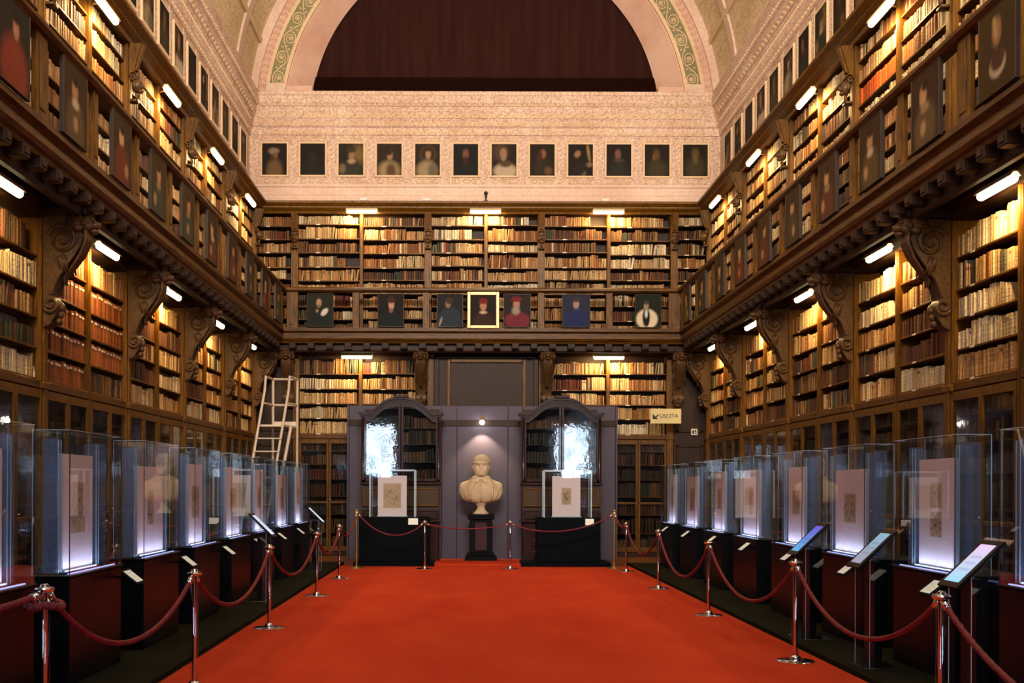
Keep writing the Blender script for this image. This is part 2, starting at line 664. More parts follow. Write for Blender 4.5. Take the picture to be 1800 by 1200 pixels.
# raised ribs along the vault and coffers between
for ang in (0.07, 0.30, 0.62, 1.0, 1.3):
    for s in (1, -1):
        t = ang if s == 1 else math.pi - ang
        p = MB().add(*(lambda c, q, w=0.05: ([(c.x + dx, y, c.y + dz) for y in (Y0, PY) for dx, dz in
                       ((-q.y * w, q.x * w), (q.y * w, -q.x * w), (q.y * w - q.x * 0.06, -q.x * w - q.y * 0.06), (-q.y * w - q.x * 0.06, q.x * w - q.y * 0.06))],
                       [(0, 1, 2, 3), (7, 6, 5, 4), (0, 4, 5, 1), (1, 5, 6, 2), (2, 6, 7, 3), (3, 7, 4, 0)]))(
                           Vector((ACX + math.cos(t) * VR, ACZ + math.sin(t) * VR)), Vector((math.cos(t), math.sin(t)))))
        part('moulding', p, M['stucco'], _v)
for k in range(9):
    part('transverse_band', arc(VR - 0.05, VR + 0.01, 23.3 - 3.03 * k - 0.14, 23.3 - 3.03 * k + 0.14, 0.0, math.pi), M['plaster_flat'], _v)

# end wall arch (lunette)
A0 = 0.075
end = [o for o in COL.objects if o.name == 'wall_end'][0]
CZ = 10.32
am = math.asin((10.86 - CZ) / 4.6)
part('lunette_reveal', arc(4.72, 4.80, PY, PY + 0.6, am, math.pi - am, cz=CZ, r0b=4.19, czb=CZ + 0.21), M['plaster_pink'], end, smooth=True)
part('lunette_moulding', arc(4.74, 4.82, PY - 0.07, PY + 0.2, am, math.pi - am, cz=CZ), M['stucco'], end, smooth=True)
part('green_band', arc(4.80, 5.16, PY - 0.01, PY + 0.2, am, math.pi - am, cz=CZ), M['plaster_green'], end, smooth=True)
part('lunette_moulding', arc(5.14, 5.22, PY - 0.06, PY + 0.2, am, math.pi - am, cz=CZ), M['stucco'], end, smooth=True)
part('leaf_band', arc(5.20, 5.46, PY - 0.02, PY + 0.2, am, math.pi - am, cz=CZ), M['plaster_pink'], end, smooth=True)
part('lunette_moulding', arc(5.40, 5.62, PY - 0.09, PY + 0.2, am, math.pi - am, cz=CZ), M['plaster_flat'], end, smooth=True)
# impost blocks under the bands
for (a, b) in ((-4.72, -4.08), (4.08, 4.72)):
    part('impost', MB().box(ACX + a, ACX + b, PY - 0.02, PY + 0.25, 10.84, 11.06), M['plaster_pink'], end)
for s in (-1, 1):
    part('impost', MB().bbox(ACX + s * 4.93 - 0.24, ACX + s * 4.93 + 0.24, PY - 0.1, PY + 0.1, 10.80, 11.1), M['plaster_flat'], end)


RB = 4.98
SL = (math.pi - 2 * am - 0.04) * RB / 29


def bandpt(sv, r, y=-0.018):
    a = am + 0.02 + sv / RB
    return (ACX + math.cos(a) * r, PY + y, CZ + math.sin(a) * r)


def scroll_turn(i):
    """one turn of the scrolling vine: half a wave of the stem and the spiral with its rosette"""
    mb = MB()
    sg = 1 if i % 2 == 0 else -1
    s0 = (i + 0.5) * SL
    mb.tube([bandpt(s0 + SL * (t - 0.5), RB + sg * 0.125 * math.cos(math.pi * (t - 0.5))) for t in np.linspace(0, 1, 12)], 0.015, 6)
    c0, r0 = s0, RB - sg * 0.02
    pts, rad = [], []
    for k in range(25):
        t = k / 24
        a = -0.35 * math.pi - t * math.pi * 2.9
        q = 0.135 * (1 - 0.60 * t)
        pts.append(bandpt(c0 + math.sin(a) * q * 1.15, r0 + sg * math.cos(a) * q))
        rad.append(0.016 * (1 - 0.35 * t))
    mb.tube(pts, rad, 6)
    for k in range(7):
        a = k * 2 * math.pi / 6
        q = 0.0 if k == 6 else 0.036
        mb.ball(bandpt(c0 + math.sin(a) * q, r0 + math.cos(a) * q), 0.02, 0.016, 0.02, 6, 4)
    for (ds, dr, a) in ((0.24, -0.09, 0.4), (-0.22, -0.10, 2.6), (0.20, 0.02, -0.6)):
        for d in (-0.6, 0, 0.6):
            x, z = s0 + ds, RB + sg * dr
            mb.tube([bandpt(x, z), bandpt(x + 0.03 * math.cos(a + d), z + sg * 0.03 * math.sin(a + d)), bandpt(x + 0.055 * math.cos(a + 1.5 * d), z + sg * 0.055 * math.sin(a + 1.5 * d))], [0.011, 0.012, 0.004], 5)
    return mb.mesh('vine_scroll', M['stucco'], 'all')


for i in range(29):
    link('vine_scroll', scroll_turn(i), end)
# leaf ornament on the narrow band
lf = MB()
for d in (-1, 1):
    lf.ball((0.05 * d, 0, 0.02), 0.028, 0.02, 0.05, 6, 4)
lf.ball((0, 0, -0.02), 0.025, 0.02, 0.045, 6, 4)
lfm = lf.mesh('leaf', M['plaster_pink'], 'all')
for i in range(96):
    t = am + 0.01 + (math.pi - 2 * am - 0.02) * (i + 0.5) / 96
    o = link('leaf', lfm, end, (ACX + math.cos(t) * 5.31, PY - 0.025, CZ + math.sin(t) * 5.31))
    o.rotation_euler = (0, -t, 0)
# blind recess behind the curtain and the cloth itself: vertical lengths with a hem band
part('recess_wall', MB().box(ACX - 5.4, ACX + 5.4, PY + 1.0, PY + 1.2, 10.2, 16.2), M['curtain'], end)
part('recess_sill', MB().box(ACX - 5.4, ACX + 5.4, PY + 0.2, PY + 1.0, 10.5, 10.80), M['plaster_flat'], end)
cur = thing('blackout_curtain', 'dark brown cloth filling the arched window in the far end wall', 'curtain', (ACX, PY + 0.7, 10.8))
xs = [-4.9, -3.2, -1.55, 0.15, 1.8, 3.3, 4.9]
for a, b in zip(xs[:-1], xs[1:]):
    cl = MB()
    n = 14
    top = [(a + (b - a) * i / n, 0.006 * math.sin(i * 1.7 + a)) for i in range(n + 1)]
    vs = [(x, y, z) for z in (0.0, 5.2) for x, y in top] + [(x, y + 0.02, z) for z in (0.0, 5.2) for x, y in top]
    q = n + 1
    fs = [(i, i + 1, i + 1 + q, i + q) for i in range(n)] + [(i + 2 * q, i + 3 * q, i + 3 * q + 1, i + 2 * q + 1) for i in range(n)]
    fs += [(0, q, 3 * q, 2 * q), (n, 2 * q + n, 3 * q + n, q + n)]
    cl.add(vs, fs)
    part('curtain_panel', cl, M['curtain'], cur)
part('hem_board', MB().box(-4.7, 4.7, -0.12, -0.08, 0.0, 0.70), plain('dark_hem', lin('1c0d0a'), 0.9, spec=0.0), cur)

# plaster cornice and frieze mouldings running round the three walls
CORN = [(0, 9.90), (0.03, 9.90), (0.05, 9.98), (0.05, 10.06), (0.10, 10.10), (0.10, 10.20), (0.13, 10.24), (0.20, 10.42), (0.20, 10.52), (0.27, 10.58), (0.27, 10.74), (0.24, 10.78),
        (0.24, 10.86), (0, 10.86)]
BASEM = [(0, 8.18), (0.10, 8.18), (0.10, 8.36), (0.07, 8.40), (0.07, 8.46), (0.02, 8.50), (0.02, 8.66), (0.05, 8.68), (0.05, 8.74), (0, 8.76)]


def ring(prof, m, name, parts_of=None, y_near=Y0):
    """profile (out, z) swept along left, end and right walls with mitred corners"""
    mb = MB()
    n = len(prof)
    vs = []
    for (o, z) in prof:
        vs.append((PXL + o, y_near, z))
    for (o, z) in prof:
        vs.append((PXL + o, PY - o, z))
    for (o, z) in prof:
        vs.append((PXR - o, PY - o, z))
    for (o, z) in prof:
        vs.append((PXR - o, y_near, z))
    fs = []
    for r in range(3):
        for i in range(n):
            j = (i + 1) % n
            fs.append((r * n + i, (r + 1) * n + i, (r + 1) * n + j, r * n + j))
    mb.add(vs, fs)
    me = fixnorm(mb.mesh(name, m))
    return link(name, me)


def stru(o, label, cat='cornice'):
    o['kind'] = 'structure'
    o['label'] = label
    o['category'] = cat
    return o


t1_ = stru(ring(CORN, M['plaster'], 'trim_1'), 'heavy plaster cornice below the vault, on three walls')
t2_ = stru(ring(BASEM, M['plaster_flat'], 'trim_2'), 'plain plaster base moulding just above the wooden cornice')
# egg and leaf rows on the cornice: slanted leaves, as one piece of carving per wall
def carving_row(axis, fixed, a, b, z, pitch, rx, rz, lean, outdir):
    mb = MB()
    n = int((b - a) / pitch)
    for i in range(n):
        c = a + (i + 0.5) * pitch
        d = lean * pitch
        vs = []
        for (u, w) in ((-rx, -rz), (rx, -rz), (rx, rz), (-rx, rz)):
            uu = c + u + d * w / rz
            vs.append((uu, fixed, z + w) if axis == 'x' else (fixed, uu, z + w))
        pk = (c, fixed + outdir * 0.035, z) if axis == 'x' else (fixed + outdir * 0.035, c, z)
        vs.append(pk)
        mb.add(vs, [(0, 1, 4), (1, 2, 4), (2, 3, 4), (3, 0, 4)])
    return mb


for (z, pr, pit, rx, rz, ln) in ((10.33, 0.165, 0.20, 0.06, 0.075, 0.45), (10.55, 0.235, 0.13, 0.045, 0.035, 0.0), (10.15, 0.10, 0.11, 0.035, 0.035, 0.0), (9.945, 0.04, 0.16, 0.06, 0.03, 0.0)):
    for nm, args in (('end', ('x', PY - pr, PXL + 0.3, PXR - 0.3, -1)), ('left', ('y', PXL + pr, 4.0, PY - 0.3, 1)), ('right', ('y', PXR - pr, 4.0, PY - 0.3, -1))):
        ax, fx, a, b, od = args
        o = part('carved_leaf_row', carving_row(ax, fx, a, b, z, pit, rx, rz, ln, od), M['stucco'], t1_)
        o['kind'] = 'stuff'

# carpet, platforms
car = part('red_carpet', MB().bbox(-2.50, 3.33, Y0 + 0.3, 21.35, 0.0, 0.012, 0.004), M['carpet'], None)
tag(car, 'long red carpet running down the middle of the hall', 'carpet')
car2 = part('red_carpet', MB().bbox(-0.98, 1.42, 21.36, 22.9, 0.0, 0.05, 0.01), M['carpet'], None)
tag(car2, 'small raised patch of red carpet in front of the bust', 'carpet')
for s, a, b in (('left', -4.3, -2.53), ('right', 3.36, 5.0)):
    p = part('platform', MB().bbox(a, b, Y0 + 0.5, 21.9, 0.0, 0.05, 0.006), M['platform'], None)
    tag(p, 'low dark platform under the %s row of display cases' % s, 'platform')

# rear windows (behind the camera): two tall lit windows, a lunette above
for i, (x0, x1, z0, z1) in enumerate(((-4.8, -3.3, 2.0, 4.4), (4.25, 5.75, 2.0, 4.4))):
    w = part('window_%d' % (i + 1), MB().box(x0, x1, Y0, Y0 + 0.05, z0, z1), M['window'], None)
    stru(w, 'bright %s window in the near wall' % ('left', 'right')[i], 'window')
    fr = MB()
    for k in range(4):
        x = x0 + (x1 - x0) * k / 3
        fr.box(x - 0.03, x + 0.03, Y0 + 0.02, Y0 + 0.09, z0, z1)
    for k in range(6):
        z = z0 + (z1 - z0) * k / 5
        fr.box(x0, x1, Y0 + 0.02, Y0 + 0.09, z - 0.025, z + 0.025)
    part('window_frame', fr, M['wood_dark'], w)
lw = part('window_3', arc(0.02, 4.0, Y0 + 0.0, Y0 + 0.05, 0.0, math.pi, 36, 10.9), M['window_high'], None)
stru(lw, 'lit half-round window high in the near wall', 'window')

# ------------------------------------------------------------------ books
rng = random.Random(7)
PAL = {
    'warm': ['c9a878', 'd8bd8c', 'b98f5c', 'caa06a', 'e0cfa6', '9a6b3c', 'b07a45', 'd2b284', '8c5a30', 'c59a66', 'dcc79a', 'a87a4c'],
    'mixed': ['c9a878', '7a4a28', '5c3a24', 'd2b98c', '8a5c34', '4a3a2c', 'e2d8c0', '6b2f1e', 'b8935e', '3f3a30', 'a0713f', 'cdb48a', '71502f', '5a5f4a'],
    'dark': ['5c3a24', '6e4626', '4a3022', '7d5a36', '3b2a20', '84643c', '6a3220', '3c4438', '8f7048'],
    'pale': ['e2d6b8', 'd9c8a0', 'efe6cf', 'cbb58a', 'd6c096', 'e8dcc0', 'c0a477'],
    'archive': ['9c5c30'],
    'orange': ['d8682c'],
    'cabinet': ['4a4a40', '6b5234', '35403a', '7a6444', '2e3430', '5c3c28'],
}
CNAME = {}
for _k, _v2 in {'tan': 'c9a878 caa06a d2b284 c59a66 a87a4c b8935e', 'cream': 'd8bd8c e0cfa6 dcc79a d2b98c cdb48a d9c8a0 cbb58a d6c096', 'brown': 'b98f5c 9a6b3c b07a45 8a5c34 a0713f 7d5a36 84643c 8f7048 c0a477 7a6444',
                 'dark brown': '8c5a30 7a4a28 5c3a24 71502f 6e4626 4a3022 6b5234 5c3c28', 'white': 'e2d8c0 e2d6b8 efe6cf e8dcc0', 'blackish': '4a3a2c 3f3a30 3b2a20 2e3430',
                 'reddish': '6b2f1e 6a3220', 'greenish': '5a5f4a 3c4438 4a4a40 35403a', 'rust red': '9c5c30', 'orange': 'd8682c'}.items():
    for _h in _v2.split():
        CNAME[_h] = _k
BOOKS = []      # dict per book
KIN = {'L': (Vector((0, 1, 0)), Vector((1, 0, 0))), 'R': (Vector((0, -1, 0)), Vector((-1, 0, 0))), 'B': (Vector((1, 0, 0)), Vector((0, -1, 0)))}


def fill(side, s0, s1, z, clear, where, style=None, depth_in=0.26, spine_in=0.03, tmin=0.028, tmax=0.07, cand=True, base=None, density=0.96):
    """books on one shelf from left to right as seen from the room; s0, s1 are ends along the wall in reading order"""
    u, out = KIN[side]
    if base is None:
        base = wpt(side, 0, 0, 0)
        base = Vector((base.x if side != 'B' else 0, 0 if side != 'B' else base.y, 0))
    L = abs(s1 - s0)
    start = base + (u * (s0 * u.dot(Vector((abs(u.x), abs(u.y), 0)))))
    if style is None:
        style = rng.choices(['warm', 'mixed', 'dark', 'pale'], (6, 3, 2, 1.4))[0]
    t = 0.004
    end_ = L * (density if rng.random() < 0.75 else rng.uniform(0.72, 0.95))
    if style in ('archive', 'orange'):
        end_ = L * 0.97
    idx = 0
    run_h = clear * rng.uniform(0.66, 0.86)
    run_t = rng.uniform(tmin, tmax)
    run_c = rng.choice(PAL[style])
    left = 0
    while t < end_:
        if left <= 0:
            left = rng.choice((2, 3, 5, 8, 12, 16))
            run_h = clear * rng.uniform(0.62, 0.88)
            run_t = rng.uniform(tmin, tmax)
            run_c = rng.choice(PAL[style])
        left -= 1
        w = run_t * rng.uniform(0.82, 1.15)
        if style == 'archive':
            w = 0.125
            run_h = clear * 0.84
        if style == 'orange':
            w = 0.085
            run_h = clear * 0.82
        h = run_h * rng.uniform(0.96, 1.04)
        if t + w > L - 0.004:
            break
        hexc = run_c if rng.random() < 0.7 else rng.choice(PAL[style])
        c = lin(hexc)
        k = rng.uniform(0.5, 0.95)
        lean = 0.0
        if style not in ('archive', 'orange') and rng.random() < 0.10:
            lean = rng.uniform(-0.16, 0.0)
        dep = rng.uniform(0.19, min(0.24, depth_in - 0.01))
        sp = spine_in + rng.uniform(0, 0.025)
        p = start + u * t - out * sp
        BOOKS.append(dict(p=(p.x, p.y, z + 0.001), u=(u.x, u.y), o=(out.x, out.y), w=w * 0.97, h=h, d=dep, lean=lean, c=(c[0] * k, c[1] * k, c[2] * k), cn=CNAME.get(hexc, 'brown'),
                          r=rng.random() if style not in ('archive', 'orange') else 0.3, where=where, idx=idx, st=style, cand=cand))
        idx += 1
        t += w + (h * 0.10 if lean else 0.0)


# ------------------------------------------------------------------ bookcases
# local frame of a wall unit: x to the right as seen from the room, y into the wall, z up, origin on the wall line at the middle
ZL = [2.85, 3.20, 3.55, 3.88, 4.25]
ZLT = 4.66
ZG = [0.12, 0.55, 0.98, 1.40, 1.80, 2.14, 2.46]
ZU = [5.20, 5.52, 5.83, 6.13, 6.43, 6.74, 7.06, 7.38, 7.70]
ZUT = 7.99
DEP = 0.33
_mc = {}


def cached(key, fn):
    if key not in _mc:
        _mc[key] = fn()
    return _mc[key]


def boxmesh(name, sx, sy, sz, m, b=0.004):
    """box centred in x, from y=0 back to sy, z 0..sz"""
    return cached((name, round(sx, 4), round(sy, 4), round(sz, 4), m), lambda: MB().bbox(-sx / 2, sx / 2, 0, sy, 0, sz, b).mesh(name, M[m]))


def unit(side, tier, s_mid, half, label, mull=None, doors=True, jit=0.0, group=None, pils=(True, True), style=None, shelf_tags=False, where='', pil_l=0.075, pil_r=0.075):
    """one bookcase unit with its two columns of shelves (or one when mull is None)"""
    loc = wpt(side, s_mid, 0, 0)
    root = thing('bookcase', label, 'bookcase', loc, RZ[side], group)
    z_lo, z_hi = (0.0, 4.70) if tier == 'lower' else (ZD, 8.0)
    zs = list(ZL) if tier == 'lower' else list(ZU)
    ztop = ZLT if tier == 'lower' else ZUT
    link('back_panel', boxmesh('back_panel', 2 * half, 0.02, z_hi - z_lo, 'wood_dark'), root, (0, DEP - 0.0, z_lo))
    for sgn, on, pw in ((-1, pils[0], pil_l), (1, pils[1], pil_r)):
        if on:
            # pilaster: shaft with a raised fillet and a plinth block
            def mk(pw=pw):
                mb = MB()
                mb.bbox(-pw, pw, -0.04, DEP, z_lo, z_hi, 0.006)
                mb.bbox(-pw * 0.55, pw * 0.55, -0.06, -0.03, z_lo + 0.1, z_hi - 0.1, 0.006)
                if tier == 'lower':
                    mb.bbox(-pw - 0.02, pw + 0.02, -0.075, 0, z_lo, z_lo + 0.22, 0.008)
                    mb.bbox(-pw - 0.015, pw + 0.015, -0.07, 0, 2.72, 2.80, 0.008)
                return mb.mesh('pilaster', M['wood'])
            link('pilaster', cached(('pil', tier, pw), mk), root, (sgn * half, 0, 0))
    m_x = [] if mull is None else [mull]
    for x in m_x:
        def mkm():
            mb = MB()
            mb.bbox(-0.04, 0.04, -0.015, DEP, z_lo, z_hi, 0.006)
            mb.bbox(-0.022, 0.022, -0.028, -0.01, z_lo, z_hi, 0.005)
            return mb.mesh('upright', M['wood'])
        link('upright', cached(('mul', tier), mkm), root, (x, 0, 0))
    edges = [-half + (pil_l if pils[0] else 0.0)] + sum([[x - 0.04, x + 0.04] for x in m_x], []) + [half - (pil_r if pils[1] else 0.0)]
    for ci in range(len(edges) // 2):
        a, b = edges[2 * ci], edges[2 * ci + 1]
        w, mid = b - a, 0.5 * (a + b)
        zz = [z + (rng.uniform(-jit, jit) if i else 0) for i, z in enumerate(zs)]
        rows = ([(z, True) for z in ZG] if (tier == 'lower' and doors) else ([(z, False) for z in ZG] if tier == 'lower' else [])) + [(z, False) for z in zz]
        rows.sort()
        for i, (z, behind) in enumerate(rows):
            nxt = rows[i + 1][0] if i + 1 < len(rows) else ztop
            if tier == 'lower' and z < 2.8 and nxt > 2.7:
                nxt = 2.72
            if True:
                link('shelf', boxmesh('shelf', w, DEP - 0.02, 0.025, 'wood_h'), root, (mid, 0.01 if not behind else 0.05, z - 0.026))
            if shelf_tags and not behind:
                tg = link('shelf_label', boxmesh('shelf_label', 0.10, 0.004, 0.022, 'paper', 0.001), root, (mid - w * 0.18, 0.005, z - 0.025))
            clear = nxt - z - 0.03
            # shelf ends in wall coordinates in reading order
            sg = -1 if side == 'R' else 1
            sa, sb = s_mid + sg * a, s_mid + sg * b
            shelf_no = len([1 for q in rows[i:] if q[0] >= z])
            st = style(ci, i, len(rows), tier) if style else None
            if st == 'empty':
                continue
            fill(side, sa, sb, z, clear, (side, tier, where, ci, shelf_no, len(m_x)), style=st if st else ('dark' if behind else None), spine_in=0.02 if not behind else 0.07,
                 depth_in=0.27 if not behind else 0.22, tmin=0.03 if not behind else 0.04, tmax=0.058 if not behind else 0.08, cand=not behind)
        if tier == 'lower':
            link('rail', boxmesh('rail', w, 0.06, 0.10, 'wood_h', 0.01), root, (mid, -0.03, 2.725))
            link('plinth_rail', boxmesh('plinth_rail', w, 0.06, 0.10, 'wood_dark', 0.01), root, (mid, -0.03, 0.0))
            if doors:
                for k in range(2):
                    dw = w / 2
                    dx = a + dw * (k + 0.5)

                    def mkd(dw=dw):
                        mb = MB()
                        mb.bbox(-dw / 2 + 0.003, -dw / 2 + 0.055, -0.03, 0.005, 0.11, 2.715, 0.006)
                        mb.bbox(dw / 2 - 0.055, dw / 2 - 0.003, -0.03, 0.005, 0.11, 2.715, 0.006)
                        mb.bbox(-dw / 2 + 0.05, dw / 2 - 0.05, -0.028, 0.003, 0.11, 0.22, 0.006)
                        mb.bbox(-dw / 2 + 0.05, dw / 2 - 0.05, -0.028, 0.003, 2.61, 2.715, 0.006)
                        mb.bbox(-dw / 2 + 0.05, dw / 2 - 0.05, -0.026, 0.0, 1.22, 1.27, 0.006)
                        return mb.mesh('door', M['wood'])
                    d = link('door', cached(('door', round(dw, 3)), mkd), root, (dx, 0, 0))
                    link('pane', boxmesh('pane', dw - 0.1, 0.004, 2.4, 'door_glass', 0.001), d, (0, -0.01, 0.215))
                    if k == 1:
                        kn = cached('knob', lambda: MB().tube([(0, 0, 0), (0, -0.03, 0), (0, -0.032, 0)], [0.008, 0.014, 0.006], 8).mesh('handle', M['brass'], 'all'))
                        link('handle', kn, d, (-dw / 2 + 0.03, -0.03, 1.30))
    return root


def bay_name(i):
    return '%s bay from the far corner' % ORD[i]


def st_left_low(bay):
    def f(ci, i, n, tier):
        # red archive boxes in the second bay: shelves below the top one
        k = n - 1 - i
        if bay == 3 and k in (1, 2, 3, 4) and not (ci == 1 and k == 4):
            return 'archive'
        return None
    return f


def st_right_up(bay):
    def f(ci, i, n, tier):
        if bay == 3 and ci == 0 and i == 6:
            return 'orange'
        return None
    return f


NB = 7
for side in ('L', 'R'):
    for b in range(NB):
        smid = PIL0 + PITCH * (4 - b) - PITCH / 2      # b = 0 is the far bay (21.19..24.22)
        nm = {'L': 'left', 'R': 'right'}[side]
        unit(side, 'lower', smid, PITCH / 2, 'walnut lower bookcase with glass doors on the %s wall, %s' % (nm, bay_name(b)), mull=0.0,
             group='lower bookcases along the side walls', shelf_tags=(side == 'R'), where=b, style=st_left_low(b) if side == 'L' else None, pils=(True, side == 'L' and b == 0 or False) if side == 'L' else (b == 0, True), pil_l=0.09, pil_r=0.09)
        unit(side, 'upper', smid, PITCH / 2, 'walnut gallery bookcase on the %s wall, %s' % (nm, bay_name(b)), mull=0.0,
             group='gallery bookcases along the side walls', where=b, style=st_right_up(b) if side == 'R' else None, pils=(True, side == 'L' and b == 0) if side == 'L' else (b == 0, True), pil_l=0.09, pil_r=0.09)

# end wall, lower
unit('B', 'lower', (-3.96 - 0.83) / 2, (3.96 - 0.83) / 2, 'lower walnut bookcase on the end wall, left of the bust', mull=(-2.46 + 2.395), jit=0.02, shelf_tags=True, where=0, group='lower bookcases on the end wall')
unit('B', 'lower', (1.76 + 4.74) / 2, (4.74 - 1.76) / 2, 'lower walnut bookcase on the end wall behind the cream exit sign', mull=(3.30 - 3.25), jit=0.02, shelf_tags=True, where=1, group='lower bookcases on the end wall')
# end wall, upper: three double units and two narrow corner ones
unit('B', 'upper', (-4.0 - 0.9) / 2, (4.0 - 0.9) / 2, 'gallery bookcase on the end wall, left third', mull=(-2.45 + 2.45), jit=0.03, shelf_tags=True, where=0, pils=(True, False), pil_l=0.08, pil_r=0.08, group='gallery bookcases on the end wall')
unit('B', 'upper', (-0.9 + 1.735) / 2, (1.735 + 0.9) / 2, 'gallery bookcase on the end wall, middle third above the bust', mull=(0.45 - 0.4175), jit=0.03, shelf_tags=True, where=1, pils=(True, False), pil_l=0.08, pil_r=0.08, group='gallery bookcases on the end wall')
unit('B', 'upper', (1.735 + 4.83) / 2, (4.83 - 1.735) / 2, 'gallery bookcase on the end wall, right third', mull=(3.31 - 3.2825), jit=0.03, shelf_tags=True, where=2, pils=(True, True), pil_l=0.08, pil_r=0.08, group='gallery bookcases on the end wall')
unit('B', 'upper', (XL - 4.08) / 2, (-4.08 - XL) / 2, 'narrow gallery bookcase in the far left corner', mull=None, jit=0.03, shelf_tags=True, where=3, pils=(False, False), group='gallery bookcases on the end wall')
unit('B', 'upper', (XR + 4.91) / 2, (XR - 4.91) / 2, 'narrow gallery bookcase in the far right corner', mull=None, jit=0.03, shelf_tags=True, where=4, pils=(False, False), group='gallery bookcases on the end wall')

# corner panelling and fillers of the wall behind the bookcases
for nm, xa, xb in (('left', XL, -4.05), ('right', 4.83, XR)):
    mb = MB()
    mb.bbox(xa, xb, YB + 0.02, YB + 0.34, 0, 4.7, 0.01)
    w = xb - xa
    for (z0, z1) in ((0.25, 1.35), (1.5, 2.6), (2.9, 4.5)):
        mb.bbox(xa + 0.06, xb - 0.06, YB - 0.01, YB + 0.02, z0, z0 + 0.05, 0.008)
        mb.bbox(xa + 0.06, xb - 0.06, YB - 0.01, YB + 0.02, z1 - 0.05, z1, 0.008)
        mb.bbox(xa + 0.06, xa + 0.12, YB - 0.01, YB + 0.02, z0, z1, 0.008)
        mb.bbox(xb - 0.12, xb - 0.06, YB - 0.01, YB + 0.02, z0, z1, 0.008)
    o = part('corner_panelling', mb, M['wood_dark'], None)
    tag(o, 'dark framed wood panelling in the far %s corner beneath the gallery' % nm, 'panelling')
mb = MB()
for side, x0, x1 in (('L', PXL, XL - DEP - 0.02), ('R', XR + DEP + 0.02, PXR)):
    if x1 > x0:
        mb.box(x0, x1, -1, YB, 0, 8.0)
# dead wall panelling nearer than the modelled bays
for xa, xb in ((PXL, XL), (XR, PXR)):
    mb.box(xa, xb, Y0, 12.1 - 3.03 * 3 - 0.1, 0, 8.1)
    mb.box(xa, xb, 24.30, PY, 0, 8.1)
struct('trim_3', mb, M['wood_dark'], 'dark wood panelling closing the ends of the bookcases', cat='panelling')

# centre panel of the end wall above the partition
mb = MB()
xa, xb = -0.74, 1.67
zc0, zc1 = 3.3, 4.62
mb.bbox(xa, xb, YB - 0.02, YB + 0.3, 0, zc1, 0.01)
part_o = thing('overdoor_panel', 'dark wood overdoor panel between the lower bookcases above the bust', 'panelling', (0, 0, 0))
part('panel_board', mb, M['wood_dark'], part_o)
mb = MB()
px0, px1, pz0, pz1 = -0.36, 1.3, 3.5, 4.5
for (a, b, c, d) in ((px0 - 0.09, px0, pz0 - 0.09, pz1 + 0.09), (px1, px1 + 0.09, pz0 - 0.09, pz1 + 0.09), (px0, px1, pz0 - 0.09, pz0), (px0, px1, pz1, pz1 + 0.09)):
    mb.bbox(a, b, YB - 0.07, YB - 0.015, c, d, 0.015)
part('panel_frame', mb, M['wood'], part_o)
part('cornice_strip', MB().bbox(xa - 0.1, xb + 0.1, YB - 0.16, YB - 0.02, 3.36, 3.42, 0.015).bbox(xa - 0.06, xb + 0.06, YB - 0.12, YB - 0.02, 3.30, 3.36, 0.01), M['wood_h'], part_o)
for s in (xa + 0.05, xb - 0.05):
    part('stile', MB().bbox(s - 0.06, s + 0.06, YB - 0.06, YB - 0.015, 0, zc1, 0.012), M['wood_dark'], part_o)

# wooden top cornice above the gallery bookcases (stepped), three walls
TOPC = [(-0.45, 8.0), (0.0, 7.95), (0.06, 7.95), (0.08, 8.0), (0.12, 8.02), (0.17, 8.06), (0.17, 8.09), (0.23, 8.13), (0.26, 8.15), (0.26, 8.2), (-0.45, 8.2)]


def ring2(prof, name, m, y_near=Y0 + 0.02):
    n = len(prof)
    vs = []
    for (o, z) in prof:
        vs.append((XL + o, y_near, z))
    for (o, z) in prof:
        vs.append((XL + o, YB - o, z))
    for (o, z) in prof:
        vs.append((XR - o, YB - o, z))
    for (o, z) in prof:
        vs.append((XR - o, y_near, z))
    fs = [tuple(range(n)), tuple(range(3 * n, 4 * n))]
    for r in range(3):
        for i in range(n):
            j = (i + 1) % n
            fs.append((r * n + i, (r + 1) * n + i, (r + 1) * n + j, r * n + j))
    return fixnorm(MB().add(vs, fs).mesh(name, m))


stru(link('trim_4', ring2(TOPC, 'trim_4', M['wood'])), 'walnut cornice crowning the gallery bookcases')

# ------------------------------------------------------------------ galleries
FASC = [(0.60, 4.86), (0.66, 4.86), (0.68, 4.90), (0.72, 4.92), (0.75, 4.96), (0.75, 5.02), (0.70, 5.03), (0.70, 5.08), (0.73, 5.10), (0.78, 5.12), (0.78, 5.17), (0.60, 5.17)]
DECK = [(-0.20, 4.88), (0.62, 4.88), (0.62, 5.155), (-0.20, 5.155)]
BEAM = [(0.40, 4.72), (0.44, 4.68), (0.50, 4.68), (0.52, 4.72), (0.52, 4.89), (0.40, 4.89)]
WALLB = [(-0.20, 4.67), (0.02, 4.67), (0.06, 4.70), (0.10, 4.76), (0.14, 4.80), (0.14, 4.89), (-0.20, 4.89)]
gal = thing('gallery', 'dark walnut book gallery walkway running round three sides of the hall', 'gallery', (0, 0, 0))
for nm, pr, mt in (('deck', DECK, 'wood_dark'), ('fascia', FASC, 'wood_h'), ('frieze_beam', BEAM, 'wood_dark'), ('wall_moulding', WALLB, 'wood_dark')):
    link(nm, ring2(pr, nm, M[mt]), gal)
# modillion blocks
modm = MB().bbox(-0.08, 0.08, -0.06, 0.11, 0.0, 0.13, 0.01).bbox(-0.05, 0.05, -0.075, -0.05, 0.03, 0.10, 0.006).mesh('modillion', M['wood_dark'])
for side in ('L', 'R'):
    y = 23.55
    while y > 4.0:
        p = wpt(side, y, 0.64, 4.74)
        link('modillion', modm, gal, p, RZ[side])
        y -= 0.41
x = XL + 0.95
while x < XR - 0.85:
    link('modillion', modm, gal, wpt('B', x, 0.64, 4.74), 0)
    x += 0.421
